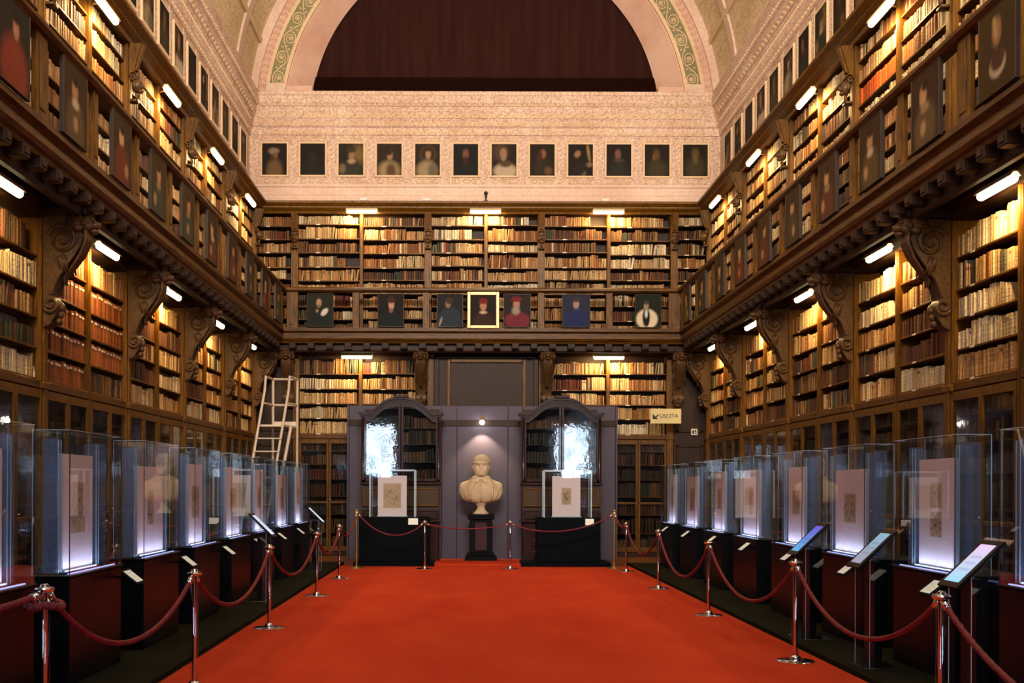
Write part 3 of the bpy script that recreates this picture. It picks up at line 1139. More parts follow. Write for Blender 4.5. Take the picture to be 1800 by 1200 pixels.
# railing: top rail, foot rail, posts
RAILT = [(0.66, 6.00), (0.80, 6.00), (0.84, 6.03), (0.84, 6.07), (0.81, 6.10), (0.66, 6.10), (0.64, 6.05)]
RAILB = [(0.70, 5.165), (0.76, 5.165), (0.76, 5.20), (0.70, 5.20)]
rail = thing('gallery_railing', 'walnut railing with flat posts along the front of the book gallery', 'railing', (0, 0, 0))
link('handrail', ring2(RAILT, 'handrail', M['wood_h']), rail)
link('foot_rail', ring2(RAILB, 'foot_rail', M['wood_h']), rail)


def post_mesh(w):
    mb = MB()
    mb.bbox(-w / 2, w / 2, -0.03, 0.03, 5.19, 6.03, 0.008)
    mb.bbox(-w / 4, w / 4, -0.042, -0.025, 5.26, 5.96, 0.006)
    return mb.mesh('post', M['wood'])


pm, pmw = post_mesh(0.15), post_mesh(0.26)
for side in ('L', 'R'):
    for k in range(14):
        y = 23.6 - 1.485 * k
        if y < 3.5:
            break
        link('post', pmw if k in (0, 9) else pm, rail, wpt(side, y, 0.73, 0), RZ[side])
for pxx in (513, 624.5, 748, 848, 950, 1070, 1184):
    x = (pxx - VPX) * (YB - 0.73) / F
    link('post', pmw if pxx in (513, 1184) else pm, rail, (x, YB - 0.73, 0), 0)

# ------------------------------------------------------------------ corbels
def spiral(cy, cz, r0, turns, a0, d=1, n=22, x=0.0):
    return [(x, cy + math.cos(a0 + d * 2 * math.pi * turns * i / n) * r0 * (1 - 0.8 * i / n), cz + math.sin(a0 + d * 2 * math.pi * turns * i / n) * r0 * (1 - 0.8 * i / n)) for i in range(n + 1)]


def corbel_parts():
    # scroll body: S profile in (y out is negative, z), width in x
    prof = [(0, 3.42), (-0.08, 3.46), (-0.13, 3.54), (-0.17, 3.64), (-0.15, 3.74), (-0.10, 3.80), (-0.12, 3.88), (-0.16, 3.98), (-0.24, 4.10), (-0.34, 4.24), (-0.41, 4.36), (-0.44, 4.48), (-0.43, 4.60), (-0.36, 4.68), (0, 4.68)]
    body = MB()
    body.prism(prof, 'x', -0.10, 0.10)
    for x in (-0.115, 0.115):
        body.tube(spiral(-0.22, 4.42, 0.17, 1.9, 0.4, 1, 24, x), [0.028 * (1 - 0.5 * i / 24) for i in range(25)], 6)
        body.tube(spiral(-0.09, 3.68, 0.09, 1.6, -0.6, -1, 18, x), [0.022 * (1 - 0.5 * i / 18) for i in range(19)], 6)
        body.tube([(x, p[0] * 1.02, p[1]) for p in prof[5:12]], 0.02, 6)
    bm_ = fixnorm(body.mesh('scroll', M['carved'], True))
    leaf = MB()
    # acanthus feathers fanned over the flank
    for x in (-0.125, 0.125):
        for k in range(6):
            a = -2.35 + k * 0.2
            c = (-0.20, 4.34)
            L = 0.40 - 0.035 * k
            pts = [(x, c[0] + math.cos(a) * r * 0.35, c[1] + math.sin(a) * r) for r in (0.12, L * 0.6, L)]
            leaf.tube(pts, [0.022, 0.026, 0.006], 6)
    # front tongue leaf
    fr = [(-0.47, 4.56), (-0.465, 4.42), (-0.40, 4.26), (-0.30, 4.12), (-0.21, 4.00), (-0.22, 3.92)]
    for k, x in enumerate((-0.07, -0.035, 0, 0.035, 0.07)):
        leaf.tube([(x * (1.2 - 0.14 * i), p[0] - 0.02 * (1 - abs(x) * 8), p[1]) for i, p in enumerate(fr)], [0.024, 0.026, 0.024, 0.02, 0.016, 0.008], 6)
    for k, z in enumerate((3.50, 3.58, 3.66)):
        leaf.ball((0, -0.15 - 0.015 * k, z), 0.05 - 0.008 * k, 0.04, 0.045, 8, 5)
    lm = leaf.mesh('acanthus_leaf', M['carved'], 'all')
    head = MB()
    # carved grotesque head: mane, skull, brows, cheeks, muzzle, jaw, ears
    head.ball((0, -0.44, 4.62), 0.13, 0.13, 0.12, 14, 9)
    head.ball((0, -0.555, 4.60), 0.065, 0.07, 0.05, 10, 7)
    head.ball((0, -0.60, 4.615), 0.03, 0.03, 0.025, 8, 5)
    head.ball((0, -0.545, 4.535), 0.055, 0.055, 0.03, 10, 6)
    for s in (-1, 1):
        head.ball((s * 0.055, -0.545, 4.655), 0.04, 0.03, 0.018, 8, 5)
        head.ball((s * 0.05, -0.56, 4.63), 0.016, 0.015, 0.013, 6, 4)
        head.ball((s * 0.085, -0.50, 4.58), 0.045, 0.06, 0.05, 8, 5)
        head.ball((s * 0.125, -0.43, 4.68), 0.03, 0.02, 0.045, 6, 5)
    for k in range(11):
        a = math.pi * (-0.15 + 1.3 * k / 10)
        head.ball((math.cos(a) * 0.145, -0.40 + 0.02 * (k % 2), 4.60 + math.sin(a) * 0.11), 0.045, 0.07, 0.042, 7, 5)
        head.ball((math.cos(a) * 0.11, -0.33, 4.60 + math.sin(a) * 0.10), 0.05, 0.08, 0.045, 7, 5)
    hm = head.mesh('carved_head', M['carved'], 'all')
    return bm_, lm, hm


cb, cl_, ch = corbel_parts()
abac = MB().bbox(-0.15, 0.15, -0.50, 0.0, 4.70, 4.78, 0.01).mesh('abacus', M['wood_dark'])


def corbel(loc, rz, label, group):
    r = thing('corbel', label, 'corbel', loc, rz, group)
    link('scroll', cb, r)
    link('acanthus_leaf', cl_, r)
    link('carved_head', ch, r)
    link('abacus', abac, r)
    return r


for side in ('L', 'R'):
    for k in range(7):
        y = PIL0 + PITCH * (4 - k) - (0.14 if k == 0 else 0)
        corbel(wpt(side, y, 0.06, 0), RZ[side], 'carved walnut scroll corbel with lion head, %s from far corner, lower %s wall' % (ORD[k], SIDE[side]), 'scroll corbels under the gallery')
for i, pxx in enumerate((508, 740, 960, 1190)):
    x = (pxx - VPX) * (YB - 0.1) / F
    corbel((x, YB - 0.06, 0), 0, 'carved walnut scroll corbel under the end gallery, %s from the left' % ORD[i], 'scroll corbels under the gallery')

# small consoles under the top cornice
con = MB()
con.prism([(0, 7.52), (-0.05, 7.54), (-0.07, 7.62), (-0.17, 7.95), (0, 7.95)], 'x', -0.07, 0.07)
con.prism([(-0.05, 7.56), (-0.09, 7.58), (-0.11, 7.66), (-0.20, 7.94), (-0.17, 7.94), (-0.08, 7.64)], 'x', -0.04, 0.04)
conm = fixnorm(con.mesh('console', M['wood']))
hd = MB()
hd.ball((0, -0.09, 7.36), 0.085, 0.08, 0.10, 12, 8)
hd.ball((0, -0.16, 7.35), 0.03, 0.035, 0.035, 8, 5)
hd.ball((0, -0.13, 7.28), 0.045, 0.045, 0.03, 8, 5)
for s in (-1, 1):
    hd.ball((s * 0.035, -0.15, 7.395), 0.025, 0.02, 0.012, 6, 4)
    hd.tube(spiral(-0.03, 7.46, 0.05, 1.2, 0.3, 1, 10, s * 0.06), 0.016, 5)
    hd.ball((s * 0.08, -0.07, 7.36), 0.025, 0.03, 0.06, 6, 5)
hd.ball((0, -0.08, 7.21), 0.035, 0.03, 0.05, 8, 5)
hd.bbox(-0.07, 0.07, -0.10, 0.0, 7.12, 7.155, 0.006)
hdm = hd.mesh('carved_mask', M['carved'], 'all')
for side in ('L', 'R'):
    for k in range(7):
        y = PIL0 + PITCH * (4 - k) - (0.14 if k == 0 else 0)
        r = thing('console_bracket', 'small walnut console with carved mask, %s from far corner, upper %s wall' % (ORD[k], SIDE[side]), 'bracket', wpt(side, y, 0.06, 0), RZ[side], 'consoles under the top cornice')
        link('console', conm, r)
        link('carved_mask', hdm, r)
for i, pxx in enumerate((517, 751, 950, 1184)):
    x = (pxx - VPX) * (YB - 0.05) / F
    r = thing('console_bracket', 'small walnut console with carved mask on the upper end wall, %s from the left' % ORD[i], 'bracket', (x, YB - 0.06, 0), 0, 'consoles under the top cornice')
    link('console', conm, r)
    link('carved_mask', hdm, r)

# ------------------------------------------------------------------ bookcase lamps
lampdata = bpy.data.lights.new('shelf_lamp_light', 'AREA')
lampdata.shape = 'RECTANGLE'
lampdata.size, lampdata.size_y = 0.7, 0.05
lampdata.energy = P_SHELF
lampdata.color = WARM
tubem = MB().tube([(-0.35, 0, 0), (-0.33, 0, 0), (0.33, 0, 0), (0.35, 0, 0)], [0.025, 0.045, 0.045, 0.025], 12).mesh('lit_tube', M['tube'], 'all')
housm = MB().prism([(-0.06, 0.02), (-0.03, 0.075), (0.03, 0.075), (0.06, 0.02), (0.05, 0.02), (0.02, 0.06), (-0.02, 0.06), (-0.05, 0.02)], 'x', -0.36, 0.36).mesh('lamp_housing', M['housing'])
armm = MB().tube([(0, 0.02, 0.06), (0, 0.12, 0.10), (0, 0.24, 0.08)], 0.014, 6).mesh('lamp_arm', M['brass'], 'all')


def shelf_lamp(side, s, out, z, label, group, tilt=0.0, dark=False):
    r = thing('shelf_lamp', label, 'lamp', wpt(side, s, out, z), RZ[side], group)
    link('lit_tube', tubem, r)
    link('lamp_housing', housm, r)
    link('lamp_arm', armm, r)
    l = link('lamp_glow', lampdata, r, (0, 0.05, -0.05))
    l.rotation_euler = (math.radians(-(-38)), 0, 0)
    return r


for side in ('L', 'R'):
    for b in range(6):
        y = PIL0 + PITCH * (4 - b) - PITCH / 2
        shelf_lamp(side, y, 0.25, 4.64, 'lit brass tube lamp under the %s gallery, %s from the far corner' % (SIDE[side], ORD[b]), 'tube lamps under the side galleries')
        shelf_lamp(side, y, 0.23, 7.76, 'lit brass tube lamp under the %s top cornice, %s from the far corner' % (SIDE[side], ORD[b]), 'tube lamps under the top cornice')
for i, pxx in enumerate((634, 852, 1069)):
    shelf_lamp('B', (pxx - VPX) * 24.2 / F, 0.25, 7.95, 'lit tube lamp on the upper end wall, %s of three from the left' % ORD[i], 'tube lamps on the end wall')
for i, pxx in enumerate((626, 1070)):
    shelf_lamp('B', (pxx - VPX) * 24.2 / F, 0.25, 4.60, 'lit tube lamp under the end gallery, %s of the bust' % ('left', 'right')[i], 'tube lamps under the end gallery')

# ------------------------------------------------------------------ paintings (flat colour on the canvas itself)
def paint_mesh(name, w, h, bg, shapes, nx=26, ny=34, m='paint', seed=0, grain=0.12, thick=0.0):
    """a canvas standing in the xz plane facing -y, origin at bottom centre; shapes = ellipses (cx, cy, rx, ry, hex, soft, angle) in -1..1"""
    r = random.Random(seed)
    bgc = np.array(lin(bg))
    xs = np.linspace(-1, 1, nx + 1)
    zs = np.linspace(-1, 1, ny + 1)
    X, Z = np.meshgrid(xs, zs)
    C = np.ones(X.shape + (3,)) * bgc
    for sh in shapes:
        cx, cy, rx, ry, hx, soft = sh[:6]
        an = sh[6] if len(sh) > 6 else 0.0
        dx, dz = X - cx, Z - cy
        ca, sa = math.cos(an), math.sin(an)
        u = (dx * ca + dz * sa) / rx
        v = (-dx * sa + dz * ca) / ry
        d = np.sqrt(u * u + v * v)
        k = np.clip((1 + soft - d) / (2 * soft), 0, 1)[..., None]
        C = C * (1 - k) + np.array(lin(hx)) * k
    nr = np.random.RandomState(seed + 1)
    C *= (1 + grain * (nr.rand(*X.shape)[..., None] * 2 - 1))
    vs = np.stack([X * w / 2, np.zeros_like(X), (Z + 1) * h / 2], -1).reshape(-1, 3)
    q = nx + 1
    fs = [(j * q + i, j * q + i + 1, (j + 1) * q + i + 1, (j + 1) * q + i) for j in range(ny) for i in range(nx)]
    me = bpy.data.meshes.new(name)
    me.from_pydata(vs.tolist(), [], fs)
    a = me.color_attributes.new('col', 'FLOAT_COLOR', 'POINT')
    cc = np.ones((len(vs), 4), dtype=np.float32)
    cc[:, :3] = C.reshape(-1, 3)
    a.data.foreach_set('color', cc.ravel())
    me.materials.append(M[m])
    return me


def frame_mb(w, h, t, d, y0=0.0):
    mb = MB()
    mb.bbox(-w / 2 - t, -w / 2, y0 - d, y0 + 0.02, -t, h + t, min(0.008, t / 3))
    mb.bbox(w / 2, w / 2 + t, y0 - d, y0 + 0.02, -t, h + t, min(0.008, t / 3))
    mb.bbox(-w / 2, w / 2, y0 - d, y0 + 0.02, -t, 0, min(0.008, t / 3))
    mb.bbox(-w / 2, w / 2, y0 - d, y0 + 0.02, h, h + t, min(0.008, t / 3))
    return mb


M['frame_dark'] = plain('dark_picture_frame', lin('2b1f17'), 0.4)
M['frame_gold'] = plain('pale_gold_frame', lin('caa266'), 0.35, 0.3)
M['frame_plaster'] = M['stucco']


def portrait(label, w, h, loc, rz, spec, group, fr='frame_dark', ft=0.018, fd=0.03, tilt=0.0, seed=0, cat='painting', name='portrait'):
    r = thing(name, label, cat, loc, rz, group)
    bg, sh = spec
    link('canvas', paint_mesh('canvas', w, h, bg, sh, seed=seed), r, (0, -0.022, 0))
    part('stretcher_board', MB().box(-w / 2, w / 2, -0.02, 0.0, 0, h), M['frame_dark'], r)
    part('picture_frame', frame_mb(w, h, ft, fd), M[fr], r)
    if tilt:
        r.rotation_euler = (tilt, 0, rz)
    return r


FACE, DARKF = 'b98a63', '7c5a40'
FRZ = [
    ('bearded man in a pale turban and ochre robe', '1b140e', [(0.0, -0.75, 0.62, 0.75, '6e5535', 0.15), (-0.1, 0.35, 0.25, 0.3, '4a3626', 0.2), (-0.05, 0.52, 0.42, 0.2, '8f7b60', 0.2), (0.1, 0.25, 0.16, 0.22, '7e5c40', 0.25)]),
    ('nearly black canvas with a barely visible figure', '15110c', [(0.0, 0.1, 0.3, 0.3, '2b2015', 0.4), (0.0, -0.7, 0.7, 0.6, '1f1a10', 0.3)]),
    ('figure in a plumed hat beside a golden landscape', '1c1910', [(0.6, 0.3, 0.5, 0.6, '7a6238', 0.4), (0.1, -0.7, 0.75, 0.7, '2e2e24', 0.2), (0.05, 0.25, 0.24, 0.3, '9a7a55', 0.2), (0.0, 0.62, 0.42, 0.2, '3a3020', 0.2), (-0.7, -0.6, 0.25, 0.3, '7a6a4e', 0.3), (0.05, -0.12, 0.3, 0.15, 'b0996f', 0.3)]),
    ('profile head above a cream cloak', '251d14', [(0.0, -0.7, 0.85, 0.6, 'a08a66', 0.15), (0.15, -0.75, 0.4, 0.5, '5c4630', 0.2), (0.05, 0.3, 0.24, 0.34, 'a37e5a', 0.15), (-0.05, 0.5, 0.33, 0.24, '2a1c12', 0.2)]),
    ('haloed young saint in a pale mantle', '1f1912', [(0.05, 0.35, 0.62, 0.5, '5e4830', 0.12), (0.05, 0.35, 0.54, 0.42, '241b12', 0.12), (-0.05, -0.7, 0.8, 0.62, 'a3906a', 0.15), (0.4, -0.75, 0.35, 0.5, '6a6450', 0.25), (0.05, 0.35, 0.22, 0.33, 'b08662', 0.15), (0.05, 0.66, 0.3, 0.14, '3a2414', 0.2)]),
    ('long red bearded face on black', '0f1010', [(0.0, 0.35, 0.24, 0.32, '7c4f38', 0.2), (0.0, -0.08, 0.2, 0.25, '3a1c12', 0.3), (0, -0.8, 0.7, 0.4, '14161a', 0.3)]),
    ('white bearded prelate in a broad white cape', '1e150f', [(-0.3, 0.5, 0.6, 0.5, '4e3a28', 0.3), (0.1, -0.72, 0.92, 0.5, 'c9b79e', 0.1), (0.1, -0.25, 0.5, 0.22, '55402c', 0.2), (-0.05, 0.4, 0.28, 0.34, 'a07a58', 0.15), (-0.05, 0.12, 0.2, 0.18, '8f8068', 0.2)]),
    ('bearded man wrapped in dark green', '191008', [(0.0, -0.6, 0.75, 0.7, '2c2516', 0.3), (0.05, 0.38, 0.24, 0.28, '8f5f3e', 0.2), (-0.2, 0.2, 0.2, 0.4, '3c2414', 0.3), (0.5, -0.7, 0.3, 0.25, '6b4a30', 0.3)]),
    ('leaning head beside a golden harp', '14100c', [(-0.25, 0.38, 0.26, 0.2, 'a37752', 0.2, 0.5), (0.65, 0.45, 0.12, 0.6, '9a7c46', 0.25, 0.2), (0.7, -0.3, 0.25, 0.14, '8a6b48', 0.3), (0.15, -0.85, 0.25, 0.2, 'b09878', 0.25), (-0.1, -0.6, 0.6, 0.5, '1f1812', 0.3)]),
    ('dark clad man with downcast face', '14100c', [(0.0, -0.65, 0.75, 0.65, '232620', 0.3), (-0.08, 0.38, 0.24, 0.3, '7a5640', 0.2), (0.0, 0.0, 0.4, 0.12, '4a3c30', 0.3)]),
    ('dim brown profile of an old man', '1b140c', [(0.0, -0.6, 0.8, 0.6, '3d3620', 0.3), (-0.05, 0.35, 0.26, 0.34, '5e4528', 0.25), (-0.25, 0.2, 0.15, 0.2, '6e5230', 0.3)]),
    ('dim green canvas with long bearded elder', '1a140c', [(0.0, -0.5, 0.75, 0.7, '403a22', 0.35), (0.0, 0.45, 0.3, 0.3, '5e4a2c', 0.3), (0.0, 0.1, 0.2, 0.3, '6a5a38', 0.3)]),
]
def dull(h, k, bg):
    a = [int(h[i:i + 2], 16) for i in (0, 2, 4)]
    b = [int(bg[i:i + 2], 16) for i in (0, 2, 4)]
    return '%02x%02x%02x' % tuple(int(x * (1 - k) + y * k) for x, y in zip(a, b))


FRZ = [(d, bg, [q[:4] + (dull(q[4], 0.22, bg), q[5] + 0.12) + tuple(q[6:]) for q in sh]) for d, bg, sh in FRZ]
for i, (d, bg, sh) in enumerate(FRZ):
    x = (481 + 67.18 * i - VPX) * PY / F
    r = portrait('frieze portrait of %s' % d, 0.58, 0.74, (x, PY - 0.01, 8.94 + 0.015), 0, (bg, sh), 'portraits in the end wall frieze', fr='stucco', ft=0.045, fd=0.035, seed=i)
    # raised stucco border round each panel
# ornamental pilaster strips between the frieze portraits
strip = MB()
strip.bbox(-0.075, 0.075, -0.012, 0.01, 8.8, 9.88, 0.005)
for k in range(9):
    z = 8.88 + k * 0.115
    strip.lathe([(0.005, 0), (0.028, 0.001), (0.045, 0.0015), (0.02, 0.002)], 8, (0, 0, 0)) if False else None
    strip.ball((0.03 * (-1) ** k, -0.012, z), 0.03, 0.012, 0.03, 7, 4)
    strip.tube([(-0.05, -0.014, z - 0.04), (0.0, -0.018, z + 0.01), (0.05, -0.014, z + 0.05)], 0.008, 4)
strm = strip.mesh('stucco_strip', M['plaster'])
lozm = MB()
for k in range(3):
    lozm.tube([(0.2 * k - 0.2 + 0.07 * math.cos(a), -0.012, 0.05 * math.sin(a)) for a in np.linspace(0, 2 * math.pi, 11)], 0.009, 4)
lozm = lozm.mesh('stucco_rings', M['stucco'])
for i in range(13):
    x = (481 + 67.18 * (i - 0.5) - VPX) * PY / F
    link('stucco_strip', strm, end, (x, PY, 0))
    if i < 12:
        for z in (8.83, 9.80):
            link('stucco_rings', lozm, end, (x + 0.45, PY, z))
wl = bpy.data.objects['wall_left']
wr = bpy.data.objects['wall_right']
for side, wp, px in (('L', wl, PXL), ('R', wr, PXR)):
    for k in range(16):
        y = 24.02 - 0.9 * k
        spec = FRZ[(k * 5 + (3 if side == 'R' else 0)) % 12]
        r = rng.Random if False else random.Random(k * 3 + (100 if side == 'R' else 0))
        sh = [(a[0] + r.uniform(-0.1, 0.1), a[1] + r.uniform(-0.06, 0.06)) + tuple(a[2:]) for a in spec[2]]
        loc = (px + (0.01 if side == 'L' else -0.01), y, 8.955)
        portrait('dark frieze portrait high on the %s wall, %s from the far corner' % (SIDE[side], ORD[k]), 0.58, 0.74, loc, RZ[side], (spec[1], sh), 'portraits in the %s wall frieze' % SIDE[side], fr='stucco', ft=0.04, fd=0.03, seed=k + 40)
        link('stucco_strip', strm, wp, (px, y - 0.45, 0), RZ[side])

# portraits hung on the end gallery rail
RAILP = [
    (540, 584, 'bearded man in black holding up a white sheet', '20221c', [(0.0, -0.6, 0.8, 0.75, '17211f', 0.15), (-0.1, 0.45, 0.2, 0.26, 'a9836a', 0.15), (-0.1, 0.25, 0.14, 0.12, '6e5a4c', 0.3), (0.35, -0.12, 0.32, 0.18, 'c9bfb4', 0.15, 0.6), (-0.25, -0.05, 0.1, 0.1, '9a7a60', 0.3)]),
    (664, 708, 'pale faced man in a navy doublet', '171512', [(0.0, -0.68, 0.95, 0.6, '151d22', 0.12), (0.05, 0.35, 0.22, 0.32, 'b58e78', 0.15), (0.05, 0.66, 0.34, 0.22, '3a1f16', 0.2), (0.02, -0.02, 0.16, 0.14, '7a5a4a', 0.2)]),
    (768, 812, 'man in a slate blue robe seen from behind', '1c1d20', [(0.0, -0.55, 0.9, 0.75, '26323c', 0.12), (-0.15, 0.42, 0.22, 0.25, '8a6a58', 0.15), (-0.05, 0.6, 0.28, 0.2, '3e2a24', 0.2), (-0.75, -0.7, 0.08, 0.3, '9a8a80', 0.3, -0.4)]),
    (826, 871, 'young man in a red cap', '1d1410', [(0.0, -0.7, 0.8, 0.55, '33201a', 0.15), (0.0, 0.3, 0.25, 0.34, 'a87c60', 0.12), (0.0, 0.6, 0.34, 0.2, '6a1f1c', 0.15), (0.0, -0.15, 0.3, 0.1, 'b9a088', 0.2)]),
    (885, 931, 'cardinal with white beard and crimson cape', '24201d', [(0.0, -0.62, 0.95, 0.55, '6a2733', 0.1), (-0.05, 0.4, 0.25, 0.28, 'a97464', 0.15), (-0.05, 0.72, 0.4, 0.16, '6e2026', 0.15), (-0.1, 0.0, 0.3, 0.25, '8f8478', 0.3)]),
    (988, 1035, 'man in a deep blue robe on blue ground', '232a3d', [(0.0, -0.55, 0.85, 0.65, '1d2a55', 0.15), (0.0, 0.42, 0.22, 0.3, '9c7f78', 0.15), (0.0, 0.68, 0.28, 0.14, '3a3034', 0.2), (0.05, 0.1, 0.2, 0.08, '3a4470', 0.2)]),
    (1116, 1160, 'churchman in white surplice with black stole', '131c12', [(-0.1, -0.5, 0.85, 0.62, 'cfc2a6', 0.1), (-0.15, -0.4, 0.3, 0.6, '14100e', 0.15), (-0.15, -0.15, 0.1, 0.3, 'b9c2c6', 0.15), (-0.15, 0.32, 0.2, 0.26, '8f7c66', 0.15), (-0.15, 0.52, 0.22, 0.12, '4a3c30', 0.2)]),
]
for i, (p0, p1, d, bg, sh) in enumerate(RAILP):
    Y = YB - 0.80
    x = ((p0 + p1) / 2 - VPX) * Y / F
    w = (p1 - p0) * Y / F
    gold = i == 3
    portrait('gallery rail portrait of %s' % d, w, 0.72 if not gold else 0.68, (x, Y, 5.22 if not gold else 5.25), 0, (bg, sh), 'portraits on the end gallery rail', fr='frame_gold' if gold else 'frame_dark',
             ft=0.07 if gold else 0.014, fd=0.04, seed=70 + i)

# portraits along the side gallery rails, one between every two posts
SR = random.Random(11)
for side in ('L', 'R'):
    for k in range(13):
        y = 23.6 - 1.485 * (k + 0.5) + 0.0
        if y < 5:
            break
        tone = SR.choice(['3a2c16', '3e2e14', '342c18', '40300f', '362514'])
        body = SR.choice(['5c3624', '453c28', '524426', '66341f', '3c4434', '5a4a30'])
        face = SR.choice(['b0885c', 'a67c54', 'c09868'])
        sh = [(0, -0.6, 0.8, 0.75, body, 0.2), (SR.uniform(-0.15, 0.15), 0.35, 0.26, 0.3, face, 0.25), (0, 0.6, 0.24, 0.14, '2c1c14', 0.25), (0, 0.0, 0.3, 0.14, SR.choice(['b0a080', '8a7450', body]), 0.3), (SR.uniform(-0.5, 0.5), -0.55, 0.2, 0.2, 'a0805a', 0.35)]
        extra = ''
        if side == 'L' and k == 9:
            tone, body = '2a2620', '8a3c2a'
            sh = [(0, -0.6, 0.9, 0.8, '7e3826', 0.2), (0.1, 0.4, 0.2, 0.26, 'a9795a', 0.2), (0.1, 0.66, 0.24, 0.14, '2c1c14', 0.25)]
        if side == 'R' and k == 9:
            sh = [(0.1, 0.1, 0.75, 0.9, '3a2c1c', 0.2), (0, 0.4, 0.26, 0.36, '8a6a42', 0.2), (-0.1, 0.5, 0.1, 0.3, 'a98a5c', 0.2, 0.3), (0.05, -0.4, 0.45, 0.3, 'a99a7c', 0.12), (0.05, -0.28, 0.38, 0.26, '4a3020', 0.12)]
        portrait('dark oil portrait hung on the %s gallery rail, %s from the far corner' % (SIDE[side], ORD[k]), 0.64, 0.76, wpt(side, y, 0.785, 5.21), RZ[side], (tone, sh),
                 'portraits on the side gallery rails', ft=0.016, fd=0.028, seed=90 + k + (20 if side == 'R' else 0))

# ------------------------------------------------------------------ partition, cabinets, bust
part_y = 23.35
pt = thing('partition', 'mauve painted partition with a brown band, standing behind the bust and cabinets', 'partition', (0, 0, 0))


def X_(px, Y):
    return (px - VPX) * Y / F


def Z_(py, Y):
    return EYE + (VPY - py) * Y / F


zt = Z_(713, part_y)
zb0, zb1 = Z_(749, part_y), Z_(738, part_y)
segs = [612, 698, 776, 803, 893, 918, 1000, 1083]
for a, b in zip(segs[:-1], segs[1:]):
    part('panel', MB().bbox(X_(a, part_y) + 0.004, X_(b, part_y) - 0.004, part_y, part_y + 0.05, 0.0, zt, 0.006), M['purple'], pt)
part('brown_band', MB().bbox(X_(612, part_y), X_(1083, part_y), part_y - 0.02, part_y + 0.005, zb0, zb1, 0.005), M['wood_dark'], pt)
for px in (612, 1083):
    x = X_(px, part_y)
    part('side_panel', MB().bbox(x - 0.03, x + 0.03, part_y, part_y + 0.8, 0, zt, 0.006), M['purple'], pt)

# little spotlight on the band above the bust
sx, sz = X_(847, part_y - 0.25), Z_(742, part_y - 0.25)
sp = thing('spotlight', 'small bright spotlight on the brown band above the bust', 'lamp', (sx, part_y - 0.25, sz))
part('bulb', MB().ball((0, 0, 0), 0.055, 0.05, 0.055, 12, 8), M['spot'], sp, smooth='all')
part('lamp_housing', MB().lathe([(0.015, 0.13), (0.04, 0.12), (0.045, 0.06), (0.04, 0.045), (0.01, 0.08)], 12), M['brass'], sp)
part('bracket_arm', MB().tube([(0, 0.0, 0.09), (0, 0.12, 0.12), (0, 0.25, 0.0)], 0.01, 6), M['brass'], sp)
sl = bpy.data.lights.new('spot_glow', 'SPOT')
sl.energy = 260
sl.color = (1.0, 0.72, 0.42)
sl.spot_size = math.radians(95)
sl.spot_blend = 0.5
sl.shadow_soft_size = 0.03
so = link('spot_glow', sl, sp, (0, 0.0, -0.05))
so.rotation_euler = (math.radians(8), 0, 0)

